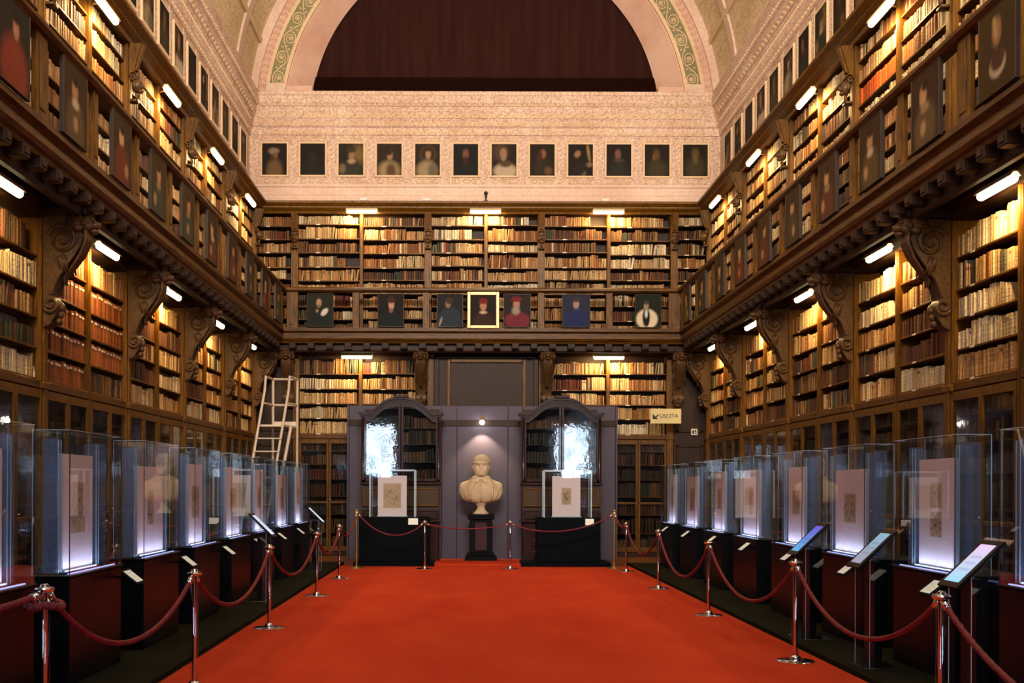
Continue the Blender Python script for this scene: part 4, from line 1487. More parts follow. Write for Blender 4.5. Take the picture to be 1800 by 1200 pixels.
# bust: one continuous lofted body with face
def bust_mesh():
    torso = [(0.00, 0.14, 0.09), (0.012, 0.24, 0.14), (0.04, 0.335, 0.18), (0.09, 0.405, 0.205), (0.15, 0.445, 0.22), (0.22, 0.465, 0.228), (0.29, 0.468, 0.225), (0.35, 0.462, 0.215), (0.40, 0.445, 0.20),
             (0.43, 0.42, 0.19), (0.46, 0.375, 0.185), (0.485, 0.32, 0.18), (0.51, 0.26, 0.175), (0.53, 0.225, 0.17), (0.545, 0.20, 0.165), (0.56, 0.185, 0.155), (0.568, 0.155, 0.14)]
    head = [(0.715, 0.122, 0.128, -0.02), (0.735, 0.125, 0.145, -0.03), (0.755, 0.132, 0.155, -0.03), (0.775, 0.140, 0.160, -0.03), (0.80, 0.148, 0.164, -0.03), (0.815, 0.151, 0.166, -0.03), (0.83, 0.154, 0.167, -0.025), (0.845, 0.156, 0.168, -0.02), (0.86, 0.158, 0.168, -0.02), (0.875, 0.160, 0.169, -0.02), (0.89, 0.162, 0.170, -0.02), (0.905, 0.163, 0.171, -0.018), (0.92, 0.164, 0.172, -0.015), (0.93, 0.164, 0.172, -0.012),
        (0.95, 0.163, 0.172, -0.01), (0.98, 0.158, 0.168, -0.005), (1.01, 0.147, 0.156, 0.0), (1.04, 0.126, 0.136, 0.0), (1.065, 0.095, 0.10, 0.0), (1.082, 0.05, 0.055, 0.0), (1.088, 0.01, 0.01, 0.0)]
    prof = [(z, a, b, 0.0) for (z, a, b) in torso] + head
    SEG = 72
    vs, fs = [], []
    for (z, a, b, oy) in prof:
        for k in range(SEG):
            t = 2 * math.pi * k / SEG
            c, s = math.cos(t), math.sin(t)
            ex = 0.85 if z < 0.6 else 1.0
            x = a * math.copysign(abs(c) ** ex, c)
            y = oy + b * math.copysign(abs(s) ** ex, s)
            f = -s                                   # 1 = front
            g = lambda u, u0, w: math.exp(-((u - u0) / w) ** 2)
            if f > 0.1 and z > 0.70:
                y -= 0.034 * g(x, 0, 0.022) * g(z, 0.845, 0.035)        # nose
                y -= 0.014 * g(x, 0, 0.016) * g(z, 0.89, 0.03)
                y -= 0.016 * g(z, 0.915, 0.016) * g(abs(x), 0.05, 0.04)  # brow
                y += 0.030 * g(z, 0.888, 0.018) * g(abs(x), 0.055, 0.024)  # eye sockets
                y -= 0.010 * g(z, 0.887, 0.008) * g(abs(x), 0.055, 0.014)
                y -= 0.010 * g(z, 0.795, 0.008) * g(x, 0, 0.04)         # lips
                y += 0.010 * g(z, 0.783, 0.006) * g(x, 0, 0.035)
                y -= 0.008 * g(z, 0.772, 0.008) * g(x, 0, 0.03)
                y -= 0.026 * g(z, 0.745, 0.02) * g(x, 0, 0.045)          # chin
                y -= 0.010 * g(z, 0.84, 0.03) * g(abs(x), 0.09, 0.03)    # cheek
            if z > 0.925:
                k2 = 1.13                                              # close cap
                x *= k2
                y = oy + (y - oy) * k2
            if 0.80 < z < 0.925 and abs(s) < 0.35:
                x += math.copysign(0.018 * g(z, 0.865, 0.04), x)        # ears
            if z < 0.612:
                # opening of the garment, lapels and soft folds
                if f > 0:
                    lap = 0.05 + 0.30 * (0.62 - z)
                    y -= 0.050 * g(abs(x), 0.13 + 0.28 * (0.6 - z) , 0.05) * min(1, z / 0.08)
                    y += 0.020 * max(0, 1 - abs(x) / (0.12 + 0.25 * (0.6 - z))) ** 0.5
                    y += 0.016 * g(x, 0, 0.008)
                    y -= 0.010 * math.sin(z * 38 + abs(x) * 30) * g(abs(x), 0.12, 0.1)
                w = 0.012 * math.sin(abs(x) * 34 + z * 14) + 0.008 * math.sin(abs(x) * 60 - z * 30)
                x += w * c * min(1, z / 0.1)
                y += w * s * min(1, z / 0.1)
            if 0.50 < z < 0.612:
                y -= 0.045 * max(0, f) * g(abs(x), 0.13, 0.06) * g(z, 0.56, 0.03)            # turned collar
            if z > 0.70:
                vs.append((x * 1.12, y * 1.10, 0.575 + (z - 0.715) * 1.28))
            else:
                vs.append((x, y, z))
    n = len(prof)
    for i in range(n - 1):
        for k in range(SEG):
            k2 = (k + 1) % SEG
            fs.append((i * SEG + k, i * SEG + k2, (i + 1) * SEG + k2, (i + 1) * SEG + k))
    fs.append(tuple(reversed(range(SEG))))
    fs.append(tuple(range((n - 1) * SEG, n * SEG)))
    return MB().add(vs, fs)


YBU = 22.62
xb = X_(845.5, YBU)
ped = thing('pedestal', 'black and dark red marble pedestal carrying the bust', 'pedestal', (xb, YBU, 0))
M['redmarble'] = plain('dark_red_marble', lin('2c1216'), 0.3, coat=0.4)
part('base', MB().bbox(-0.34, 0.34, -0.30, 0.30, 0, 0.14, 0.02).bbox(-0.30, 0.30, -0.26, 0.26, 0.14, 0.2, 0.02), M['black'], ped)
part('shaft', MB().bbox(-0.24, 0.24, -0.21, 0.21, 0.2, 0.92, 0.015), M['black'], ped)
part('inlaid_panel', MB().bbox(-0.13, 0.13, -0.225, -0.205, 0.26, 0.86, 0.008), M['redmarble'], ped)
part('cap', MB().bbox(-0.29, 0.29, -0.26, 0.26, 0.92, 0.98, 0.015).bbox(-0.27, 0.27, -0.24, 0.24, 0.98, 1.03, 0.012), M['black'], ped)
bu = thing('marble_bust', 'aged cream marble bust of a man in a close cap and open mantle', 'sculpture', (xb, YBU, 1.03))
part('bust_body', bust_mesh(), M['marble'], bu, (0, 0, 0.235), smooth='all')
capm = MB()
prc = [(0.197, 0.90), (0.205, 0.905), (0.205, 0.93), (0.196, 0.94), (0.190, 0.97), (0.172, 1.01), (0.142, 1.045), (0.10, 1.07), (0.05, 1.085), (0.01, 1.088)]
vs, fs = [], []
for (r_, z_) in prc:
    for k in range(40):
        a = 2 * math.pi * k / 40
        dz = 0.05 * math.sin(a) if z_ < 0.95 else 0.0           # brim higher over the brow
        vs.append((math.cos(a) * r_ * 1.0, -0.012 + math.sin(a) * r_ * 1.02, z_ - 0.04 - dz + 0.012 * (abs(math.sin(2 * a)) if z_ < 0.95 else 0)))
for i in range(len(prc) - 1):
    for k in range(40):
        k2 = (k + 1) % 40
        fs.append((i * 40 + k, i * 40 + k2, (i + 1) * 40 + k2, (i + 1) * 40 + k))
capm.add(vs, fs)
part('cap', capm, M['marble'], bu, (0, 0, 0.235), smooth='all')
for sg_ in (-1, 1):
    # collar flap and the hanging edge of the mantle
    fl = MB()
    fl.prism([(sg_ * 0.012, -0.012), (sg_ * 0.16, 0.07), (sg_ * 0.19, 0.03), (sg_ * 0.17, -0.045), (sg_ * 0.06, -0.085)], 'y', -0.02, 0.015)
    f_ = part('collar_flap', fixnorm(fl.mesh('collar_flap', M['marble'])), None, bu, (0, -0.185, 0.235 + 0.525))
    f_.rotation_euler = (math.radians(-16), 0, sg_ * math.radians(14))
    ed = MB()
    ed.tube([(sg_ * x_, y_, z_) for (x_, y_, z_) in ((0.17, -0.16, 0.53), (0.215, -0.205, 0.44), (0.235, -0.235, 0.33), (0.24, -0.245, 0.22), (0.235, -0.235, 0.12), (0.21, -0.19, 0.05))], [0.02, 0.026, 0.028, 0.028, 0.025, 0.015], 8)
    part('mantle_edge', ed, M['marble'], bu, (0, 0, 0.235), smooth='all')
part('placket', MB().tube([(0, -0.20, 0.50), (0, -0.243, 0.38), (0, -0.25, 0.22), (0, -0.235, 0.10), (0, -0.18, 0.03)], 0.011, 6), M['marble'], bu, (0, 0, 0.235), smooth='all')
part('socle', MB().lathe([(0.17, 0), (0.175, 0.02), (0.15, 0.045), (0.11, 0.08), (0.085, 0.13), (0.09, 0.18), (0.12, 0.215), (0.13, 0.25)], 28, sy=0.9), M['marble'], bu, smooth='all')


# baroque bureau cabinets
def bonnet(x, h0, amp, half):
    t = abs(x) / half
    return h0 + amp * 0.5 * (1 + math.cos(math.pi * min(1, t / 0.86) ** 1.6)) - 0.03 * math.exp(-((t - 0.85) / 0.1) ** 2)


def sweep_curve(fn, x0, x1, n, y0, y1, dz0, dz1):
    mb = MB()
    vs, fs = [], []
    for i in range(n + 1):
        x = x0 + (x1 - x0) * i / n
        z = fn(x)
        vs += [(x, y0, z + dz0), (x, y0, z + dz1), (x, y1, z + dz1), (x, y1, z + dz0)]
    for i in range(n):
        for k in range(4):
            k2 = (k + 1) % 4
            fs.append((i * 4 + k, i * 4 + k2, (i + 1) * 4 + k2, (i + 1) * 4 + k))
    fs += [(0, 1, 2, 3), tuple(n * 4 + k for k in (3, 2, 1, 0))]
    return mb.add(vs, fs)


def cabinet(px0, px1, label, s):
    Y = 22.35
    W = (px1 - px0) * Y / F
    xc = X_((px0 + px1) / 2, Y)
    hw = W / 2
    r = thing('bureau_cabinet', label, 'cabinet', (xc, Y, 0), 0, 'baroque bureau cabinets')
    zg0 = Z_(846, Y)          # foot of the glazed doors
    sh = Z_(724, Y)           # shoulder height of bonnet
    amp = Z_(698, Y) - sh
    fn = lambda x: bonnet(x, sh, amp, hw)
    D = 0.62
    # lower commode with drawers
    part('commode_body', MB().bbox(-hw + 0.03, hw - 0.03, 0.02, D, 0.08, 0.86, 0.02), M['cabinet_matt'], r)
    part('plinth', MB().bbox(-hw, hw, -0.02, D, 0.0, 0.10, 0.02), M['cabinet'], r)
    for k in range(3):
        d = part('drawer', MB().prism([(-hw + 0.08, 0.02), (-hw * 0.6, -0.03), (-hw * 0.3, -0.01), (0, -0.05), (hw * 0.3, -0.01), (hw * 0.6, -0.03), (hw - 0.08, 0.02)], 'z', 0.13 + k * 0.24, 0.35 + k * 0.24), M['cabinet'], r)
        for q in (-0.62, 0.62):
            part('handle', MB().tube([(q * hw - 0.05, -0.04, 0.25 + k * 0.24), (q * hw, -0.075, 0.235 + k * 0.24), (q * hw + 0.05, -0.04, 0.25 + k * 0.24)], 0.01, 6).ball((q * hw, -0.035, 0.255 + k * 0.24), 0.022, 0.01, 0.022, 8, 4), M['brass'], d)
    part('desk_top', MB().bbox(-hw - 0.02, hw + 0.02, -0.05, D, 0.86, 0.90, 0.012), M['cabinet_matt'], r)
    # sloping desk with gilt framed marquetry
    dz0, dz1 = 0.90, zg0 - 0.06
    part('desk_body', MB().prism([(-0.02, dz0), (-0.02, dz0 + 0.22), (0.10, dz1), (D, dz1), (D, dz0)], 'x', -hw + 0.02, hw - 0.02), M['cabinet_matt'], r)
    gp = part('fall_front', MB().bbox(-hw + 0.04, hw - 0.04, -0.035, -0.01, 0.0, 0.42, 0.01), plain('marquetry_panel', lin('3a240c'), 0.5, 0.0, spec=0.2), r, (0, 0, dz0 + 0.28))
    gp.rotation_euler = (math.radians(-14), 0, 0)
    part('gilt_border', frame_mb(2 * hw - 0.16, 0.34, 0.03, 0.035, -0.02), M['gilt'], gp, (0, 0, 0.04))
    part('small_drawer', MB().bbox(-hw + 0.06, hw - 0.06, -0.045, -0.015, dz0 + 0.03, dz0 + 0.2, 0.012), M['cabinet_matt'], r)
    part('mid_moulding', MB().bbox(-hw - 0.01, hw + 0.01, 0.05, D, zg0 - 0.08, zg0 - 0.02, 0.015), M['cabinet_matt'], r)
    # upper glazed case
    y0, y1 = 0.12, 0.60
    for sg in (-1, 1):
        part('side_board', MB().bbox(min(sg * hw, sg * (hw - 0.035)), max(sg * hw, sg * (hw - 0.035)), y0, y1, zg0 - 0.02, sh, 0.008), M['cabinet'], r)
        part('corner_column', MB().lathe([(0.03, 0), (0.045, 0.03), (0.028, 0.06), (0.026, sh - zg0 - 0.12), (0.045, sh - zg0 - 0.08), (0.03, sh - zg0 - 0.04)], 10, (sg * (hw - 0.04), y0 - 0.03, zg0)), M['cabinet'], r, smooth=True)
    part('back_board', MB().box(-hw + 0.03, hw - 0.03, y1 - 0.02, y1, zg0, sh + 0.1), M['wood_dark'], r)
    part('bonnet_cornice', sweep_curve(fn, -hw - 0.06, hw + 0.06, 40, y0 - 0.12, y1, -0.05, 0.0).add(*_sw(fn, hw, y0)), M['cabinet'], r)
    part('crest', MB().bbox(-0.16, 0.16, y0 - 0.14, y1 - 0.2, sh + amp - 0.02, sh + amp + 0.05, 0.015), M['cabinet'], r)
    # two arched doors
    for sg in (-1, 1):
        xa, xbn = (0.004, hw - 0.05)
        n = 16
        ow = 0.055
        mb = MB()
        mb.bbox(min(sg * xa, sg * (xa + ow)), max(sg * xa, sg * (xa + ow)), y0 - 0.03, y0 + 0.01, zg0, fn(0) - 0.10, 0.008)
        mb.bbox(min(sg * xbn, sg * (xbn - ow)), max(sg * xbn, sg * (xbn - ow)), y0 - 0.03, y0 + 0.01, zg0, fn(xbn) - 0.10, 0.008)
        mb.bbox(min(sg * xa, sg * xbn), max(sg * xa, sg * xbn), y0 - 0.03, y0 + 0.01, zg0, zg0 + 0.07, 0.008)
        cur_ = sweep_curve(lambda x: fn(x) - 0.13, min(sg * xa, sg * xbn), max(sg * xa, sg * xbn), n, y0 - 0.035, y0 + 0.01, -0.06, 0.03)
        mb.add(cur_.v, cur_.f)
        d = part('door', mb, M['cabinet'], r)
        gl = MB()
        vs, fs = [], []
        for i in range(n + 1):
            x = sg * (xa + (xbn - xa) * i / n)
            vs += [(x, y0 - 0.008, zg0 + 0.05), (x, y0 - 0.008, fn(x) - 0.17), (x, y0 - 0.003, fn(x) - 0.17), (x, y0 - 0.003, zg0 + 0.05)]
        for i in range(n):
            for k in range(4):
                k2 = (k + 1) % 4
                fs.append((i * 4 + k, i * 4 + k2, (i + 1) * 4 + k2, (i + 1) * 4 + k))
        fs += [(0, 1, 2, 3), tuple(n * 4 + k for k in (3, 2, 1, 0))]
        gl.add(vs, fs)
        part('pane', fixnorm(gl.mesh('pane', M['door_glass'])), None, d)
    zs = [zg0 + 0.02, zg0 + 0.42, zg0 + 0.80, zg0 + 1.14]
    for k, z in enumerate(zs):
        part('shelf', MB().box(-hw + 0.035, hw - 0.035, y0 + 0.04, y1 - 0.02, z - 0.02, z), M['cabinet'], r)
        for q in (0, 1):
            a = xc - hw + 0.06 if q == 0 else xc + 0.02
            b = xc - 0.02 if q == 0 else xc + hw - 0.06
            fill('B', a, b, z, 0.34 if k < 3 else 0.26, ('C', s, k, q, 0, 0), style='cabinet', base=Vector((0, Y + y0 + 0.06, 0)), spine_in=0.0, tmin=0.04, tmax=0.07, cand=False)
    return r


def _sw(fn, hw, y0):
    a = sweep_curve(fn, -hw - 0.03, hw + 0.03, 40, y0 - 0.08, y0 + 0.1, -0.09, -0.05)
    b = sweep_curve(fn, -hw, hw, 40, y0 - 0.05, y0 + 0.1, -0.13, -0.09)
    n = len(a.v)
    return a.v + b.v, a.f + [tuple(i + n for i in f) for f in b.f]


# fill() offsets spines inwards with -out, so the base line is the spine line
cabinet(634, 774, 'dark bureau cabinet with arched glass doors left of the bust', 'l')
cabinet(917, 1058, 'dark bureau cabinet with arched glass doors right of the bust', 'r')

# ------------------------------------------------------------------ drawings on mounts
def sketch_mesh(w, h, dx, dz, dw, dh, seed, paper='c9b49a', two=False):
    """white mount with a toned old sheet and loose ink marks; colour only"""
    nx, ny = 44, 60
    r = np.random.RandomState(seed)
    xs = np.linspace(-w / 2, w / 2, nx + 1)
    zs = np.linspace(0, h, ny + 1)
    X, Z = np.meshgrid(xs, zs)
    C = np.ones(X.shape + (3,)) * np.array(lin('efe6ee'))
    rects = [(dx, dz, dw, dh)] if not two else [(dx, dz + dh * 0.52, dw, dh * 0.47), (dx, dz, dw, dh * 0.47)]
    for (cx, cz, ww, hh) in rects:
        inside = (abs(X - cx) < ww / 2) & (Z > cz) & (Z < cz + hh)
        C[inside] = np.array(lin(paper)) * (0.92 + 0.12 * r.rand(int(inside.sum()), 1))
        for k in range(26):
            x, z = cx + ww * (r.rand() - 0.5) * 0.7, cz + hh * (0.15 + 0.7 * r.rand())
            a = r.rand() * 6.28
            for q in range(9):
                a += (r.rand() - 0.5) * 1.2
                x += math.cos(a) * w / nx
                z += math.sin(a) * h / ny
                i, j = int((x + w / 2) / w * nx + 0.5), int(z / h * ny + 0.5)
                if 0 <= i <= nx and 0 <= j <= ny and inside[j, i]:
                    C[j, i] *= 0.72
    vs = np.stack([X, np.zeros_like(X), Z], -1).reshape(-1, 3)
    q = nx + 1
    fs = [(j * q + i, j * q + i + 1, (j + 1) * q + i + 1, (j + 1) * q + i) for j in range(ny) for i in range(nx)]
    me = bpy.data.meshes.new('drawing_sheet')
    me.from_pydata(vs.tolist(), [], fs)
    a = me.color_attributes.new('col', 'FLOAT_COLOR', 'POINT')
    cc = np.ones((len(vs), 4), dtype=np.float32)
    cc[:, :3] = C.reshape(-1, 3)
    a.data.foreach_set('color', cc.ravel())
    me.materials.append(M['drawing'])
    return me


def mounted(label, w, h, loc, rz, args, group, seed, two=False):
    r = thing('mounted_drawing', label, 'drawing', loc, rz, group)
    link('drawing_sheet', sketch_mesh(w, h, *args, seed=seed, two=two), r, (0, -0.021, 0))
    part('mount_board', MB().bbox(-w / 2, w / 2, -0.02, 0.02, 0, h, 0.003), M['mount'], r)
    part('stand_foot', MB().bbox(-w / 2 - 0.02, w / 2 + 0.02, -0.05, 0.05, -0.02, 0.0, 0.004), M['edge_glass'], r)
    return r


# ------------------------------------------------------------------ display cases along the sides
CL, CH, CDEP = 1.23, 1.12, 0.29
ZP = 0.92


ledlight = bpy.data.lights.new('case_led_light', 'AREA')
ledlight.shape = 'RECTANGLE'
ledlight.size, ledlight.size_y = 0.9, 0.03
ledlight.energy = 1.5
ledlight.color = (0.62, 0.68, 1.0)


def case(side, ymid, label, group, mx=0.0, mw=0.7, L=CL, dep=CDEP, zp=ZP, ch=CH, tag_side=1):
    """local frame: x along the case, -y the aisle side; origin on the floor at the middle of the front"""
    out = {'L': XL + (-3.08 - XL), 'R': 3.92}[side]
    r = thing('display_case', label, 'display case', (out, ymid, 0.05), RZ[side], group)
    z0 = zp - 0.05
    part('plinth', cached(('plinth', L, dep), lambda: MB().bbox(-L / 2, L / 2, 0, dep + 0.35, 0, z0 - 0.02, 0.008).mesh('plinth', M['black'])), M['black'], r)
    part('plinth_top', cached(('ptop', L, dep), lambda: MB().bbox(-L / 2 - 0.01, L / 2 + 0.01, -0.015, dep + 0.36, z0 - 0.02, z0, 0.005).mesh('plinth_top', M['black'])), M['black'], r)
    t = 0.012
    z1 = z0 + ch
    for nm, b in (('front_pane', (-L / 2, L / 2, 0, t)), ('back_pane', (-L / 2, L / 2, dep - t, dep)), ('end_pane', (-L / 2, -L / 2 + t, t, dep - t)), ('end_pane', (L / 2 - t, L / 2, t, dep - t))):
        link(nm, cached(('pane', nm, b, z0, z1), lambda b=b: MB().box(b[0], b[1], b[2], b[3], z0, z1).mesh('pane', M['glass'])), r)
    link('top_pane', cached(('tp', L, dep, z1), lambda: MB().box(-L / 2, L / 2, 0, dep, z1, z1 + t).mesh('top_pane', M['glass'])), r)
    # polished edges: dark towards the aisle, pale at the back and along the top
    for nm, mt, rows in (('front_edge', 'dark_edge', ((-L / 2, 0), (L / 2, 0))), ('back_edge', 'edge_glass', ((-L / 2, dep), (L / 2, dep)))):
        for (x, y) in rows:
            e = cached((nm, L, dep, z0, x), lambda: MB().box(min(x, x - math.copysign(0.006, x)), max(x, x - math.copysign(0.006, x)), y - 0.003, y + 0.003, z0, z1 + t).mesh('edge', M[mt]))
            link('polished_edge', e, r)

    def rim():
        e = MB()
        for y in (0, dep):
            e.box(-L / 2, L / 2, y - 0.002, y + 0.002, z1 + t - 0.003, z1 + t + 0.002)
        for x in (-L / 2, L / 2):
            e.box(x - 0.002, x + 0.002, 0, dep, z1 + t - 0.003, z1 + t + 0.002)
        return e.mesh('top_edge', M['edge_glass'])
    link('top_edge', cached(('rim', L, dep, z1), rim), r)
    # vertical clear acrylic fins that hold the mount
    for x in (mx - mw / 2 - 0.09, mx + mw / 2 + 0.09):
        link('acrylic_slab', cached(('fin', z0), lambda: MB().bbox(-0.028, 0.028, 0.09, dep - 0.09, z0 + 0.01, z1 - 0.07, 0.006).mesh('acrylic_slab', M['slab'])), r, (x, 0, 0))
        link('slab_edge', cached(('fine', z0), lambda: MB().box(-0.030, -0.026, 0.086, 0.092, z0 + 0.01, z1 - 0.07).mesh('slab_edge', M['edge_glass'])), r, (x, 0, 0))
        link('slab_edge', cached(('fine2', z0), lambda: MB().box(0.026, 0.030, 0.086, 0.092, z0 + 0.01, z1 - 0.07).mesh('slab_edge', M['edge_glass'])), r, (x, 0, 0))
    for x in (-L / 2 + 0.07, L / 2 - 0.07):
        link('acrylic_slab', cached(('fin2', z0), lambda: MB().bbox(-0.02, 0.02, 0.12, dep - 0.05, z0 + 0.01, z1 - 0.05, 0.004).mesh('acrylic_slab', M['slab'])), r, (x, 0, 0))
    l = link('case_glow', ledlight, r, (mx, 0.035, z0 + 0.02))
    l.rotation_euler = (math.radians(180 - 10), 0, 0)
    link('led_strip', cached(('led', L, z0), lambda: MB().box(-L / 2 + 0.08, L / 2 - 0.08, 0.03, 0.045, z0, z0 + 0.008).mesh('led_strip', M['led'])), r)
    # caption card on a sloping holder at the right-hand end
    hx = L / 2 - 0.12
    hd_ = part('caption_holder', cached(('hold',), lambda: MB().bbox(-0.13, 0.13, -0.10, 0.10, -0.012, 0.0, 0.003).mesh('holder', M['black_matt'])), None, r, (hx + 0.02, -0.14, z0 - 0.10))
    hd_.rotation_euler = (math.radians(38), 0, 0)
    part('caption_card', cached(('card',), lambda: MB().bbox(-0.085, 0.085, -0.075, 0.075, 0.0, 0.004, 0.001).mesh('card', M['tagcard'])), None, hd_)
    lines = MB()
    for k in range(7):
        lines.box(-0.07, 0.07 - 0.02 * (k % 3), 0.05 - k * 0.016, 0.052 - k * 0.016, 0.004, 0.0045)
    part('print_lines', cached(('lines',), lambda: lines.mesh('print_lines', M['grey_ink'])), None, hd_)
    part('holder_arm', cached(('arm',), lambda: MB().box(-0.02, 0.02, -0.12, 0.01, -0.12, -0.10).mesh('arm', M['black_matt'])), None, r, (hx + 0.02, 0, z0))
    return r


DR = random.Random(5)
for side, y00, pitch, n in (('L', 8.18, 1.89, 7), ('R', 8.43, 1.92, 7)):
    for k in range(-2, n):
        yn = y00 + pitch * k
        ym = yn + CL / 2
        idx = k + 2
        ws = {0: 0.66, 1: 0.85, 2: 0.6, 3: 0.8}[k % 4]
        yy = (yn + 0.10 + ws / 2 + 0.14) if side == 'R' else (yn + 0.12 + ws / 2)
        mxl = (yy - ym) * (1 if side == 'L' else -1)
        case(side, ym, 'tall glass display case on black plinth, %s from the near end of the %s row' % (ORD[idx], SIDE[side]), 'glass display cases in the %s row' % SIDE[side], mx=mxl, mw=ws)
        ws = {0: 0.66, 1: 0.85, 2: 0.6, 3: 0.8}[k % 4]
        hs = 0.92 if k % 4 != 1 else 0.86
        x0 = {'L': -3.08 - 0.12, 'R': 3.92 + 0.12}[side]
        off = -0.26 if side == 'L' else -0.1
        yy = (yn + 0.10 + ws / 2 + 0.14) if side == 'R' else (yn + 0.12 + ws / 2)
        two = (side == 'R' and k == 0)
        dw, dh = (0.24, 0.46) if two else (DR.uniform(0.2, 0.36), DR.uniform(0.28, 0.42))
        mounted('white mount with a %s brown sketch in the %s case of the %s row' % ('double' if two else 'single', ORD[idx], SIDE[side]), ws, hs, (x0, yy, ZP + 0.03), RZ[side],
                (0.0, (hs - dh) * 0.55, dw, dh), 'mounted drawings in the display cases', 200 + k + (50 if side == 'R' else 0), two)

# two display cases in front of the cabinets
for nm, pa, pb, ga, gb, ma, mb_, sd in (('left', 631, 755, 650, 729, 663, 714, 1), ('right', 944, 1056, 957, 1040, 972, 1022, 2)):
    Y = 21.30
    xa, xb2 = X_(pa, Y), X_(pb, Y)
    xc = 0.5 * (xa + xb2)
    r = thing('display_case', 'square glass display case on black plinth before the %s bureau cabinet' % nm, 'display case', (0, Y, 0), 0, 'display cases before the cabinets')
    part('plinth', MB().bbox(xa, xb2, 0, 0.55, 0.10, 1.0, 0.008), M['black_matt'], r)
    part('plinth_foot', MB().bbox(xa - 0.10 - (0.22 if sd == 2 else 0), xb2 + 0.10 + (0.1 if sd == 2 else 0), -0.12, 0.62, 0.0, 0.10, 0.01), M['black_matt'], r)
    g0, g1 = X_(ga, Y), X_(gb, Y)
    z0, z1 = 1.0, Z_(827, Y)
    for b in ((g0, g1, 0.06, 0.07), (g0, g1, 0.44, 0.45), (g0, g0 + 0.01, 0.07, 0.44), (g1 - 0.01, g1, 0.07, 0.44)):
        part('glass_pane', MB().box(b[0], b[1], b[2], b[3], z0, z1), M['glass'], r)
    part('glass_pane', MB().box(g0, g1, 0.06, 0.45, z1, z1 + 0.01), M['glass'], r)
    e = MB()
    for x in (g0, g1):
        for y in (0.06, 0.45):
            e.box(x - 0.014, x + 0.014, y - 0.008, y + 0.008, z0, z1 + 0.01)
    for y in (0.06, 0.45):
        e.box(g0, g1, y - 0.008, y + 0.008, z1 - 0.01, z1 + 0.02)
    part('polished_edges', e, M['edge_glass'], r)
    part('caption_card', MB().box(X_(718 if sd == 1 else 1029, Y), X_(735 if sd == 1 else 1044, Y), -0.012, 0.0, Z_(922, Y), Z_(911, Y)), M['tagcard'], r)
    mw = (mb_ - ma) * Y / F
    mounted('white mount with a brown %s sketch before the %s cabinet' % ('square' if sd == 1 else 'narrow', nm), mw, 0.82, (X_((ma + mb_) / 2, Y), Y + 0.2, 1.02), 0,
            (0, 0.16 if sd == 1 else 0.24, 0.36 if sd == 1 else 0.2, 0.5 if sd == 1 else 0.34), 'mounted drawings before the cabinets', 300 + sd)

# ------------------------------------------------------------------ tablet kiosks
def screen_mesh(w, l, ca, cb_, seed):
    nx, ny = 10, 18
    r = np.random.RandomState(seed)
    vs, fs, cc = [], [], []
    A, B = np.array(lin(ca)), np.array(lin(cb_))
    for j in range(ny + 1):
        for i in range(nx + 1):
            vs.append((-w / 2 + w * i / nx, -l / 2 + l * j / ny, 0))
            k = j / ny
            c = A * (1 - k) + B * k
            if 3 < j < 15 and j % 3 == 0 and 1 < i < 9:
                c = c * 0.75
            cc.append((*c, 1))
    q = nx + 1
    for j in range(ny):
        for i in range(nx):
            fs.append((j * q + i, j * q + i + 1, (j + 1) * q + i + 1, (j + 1) * q + i))
    me = bpy.data.meshes.new('screen')
    me.from_pydata(vs, [], fs)
    a = me.color_attributes.new('col', 'FLOAT_COLOR', 'POINT')
    a.data.foreach_set('color', np.array(cc, dtype=np.float32).ravel())
    me.materials.append(M['screen'])
    return me


def kiosk(side, y, xm, label, ca, cb_, seed, w=0.22):
    r = thing('tablet_kiosk', label, 'kiosk', (xm, y, 0.05), RZ[side], 'tablet kiosks before the cases')
    part('foot_plate', MB().bbox(-0.20, 0.20, -0.06, 0.28, 0, 0.012, 0.003), M['acrylic'], r)
    part('stand_body', MB().bbox(-0.12, 0.12, 0.06, 0.13, 0.012, 0.93, 0.004), M['black'], r)
    for x in (-0.17, 0.17):
        part('acrylic_upright', MB().box(x - 0.007, x + 0.007, 0.0, 0.18, 0.012, 0.95), M['acrylic'], r)
        part('polished_edge', MB().box(x - 0.003, x + 0.003, -0.003, 0.001, 0.012, 0.95), M['edge_glass'], r)
    t = part('tablet', MB().bbox(-w / 2 - 0.045, w / 2 + 0.045, -0.235, 0.235, -0.02, 0.0, 0.006), M['black'], r, (0, 0.07, 1.04))
    t.rotation_euler = (math.radians(44), 0, 0)
    link('screen', screen_mesh(w, 0.37, ca, cb_, seed), t, (0, 0.0, 0.002))
    part('backing_plate', MB().box(-w / 2 - 0.09, w / 2 + 0.09, -0.20, 0.27, -0.03, -0.021), M['acrylic'], t)
    return r


kiosk('R', 7.45, 3.50, 'nearest tablet kiosk of the right row, pale lilac screen on clear stand', '7ec6e6', 'c9b9e6', 1)
kiosk('R', 9.28, 3.50, 'tablet kiosk of the right row with a grey and red picture on screen', '8a90a8', '6aa0c0', 2)
kiosk('R', 11.0, 3.50, 'tablet kiosk of the right row with a deep blue screen', '3a9ad8', '5a4ad0', 3)
kiosk('L', 14.4, -2.70, 'nearer tablet kiosk of the left row with a bright pale screen', 'cfe0f2', 'b9cbe8', 4)
kiosk('L', 19.5, -2.70, 'farther tablet kiosk of the left row with a bright pale screen', 'cfe0f2', 'b9cbe8', 5)

# ------------------------------------------------------------------ stanchions and ropes
ST_H = 0.94


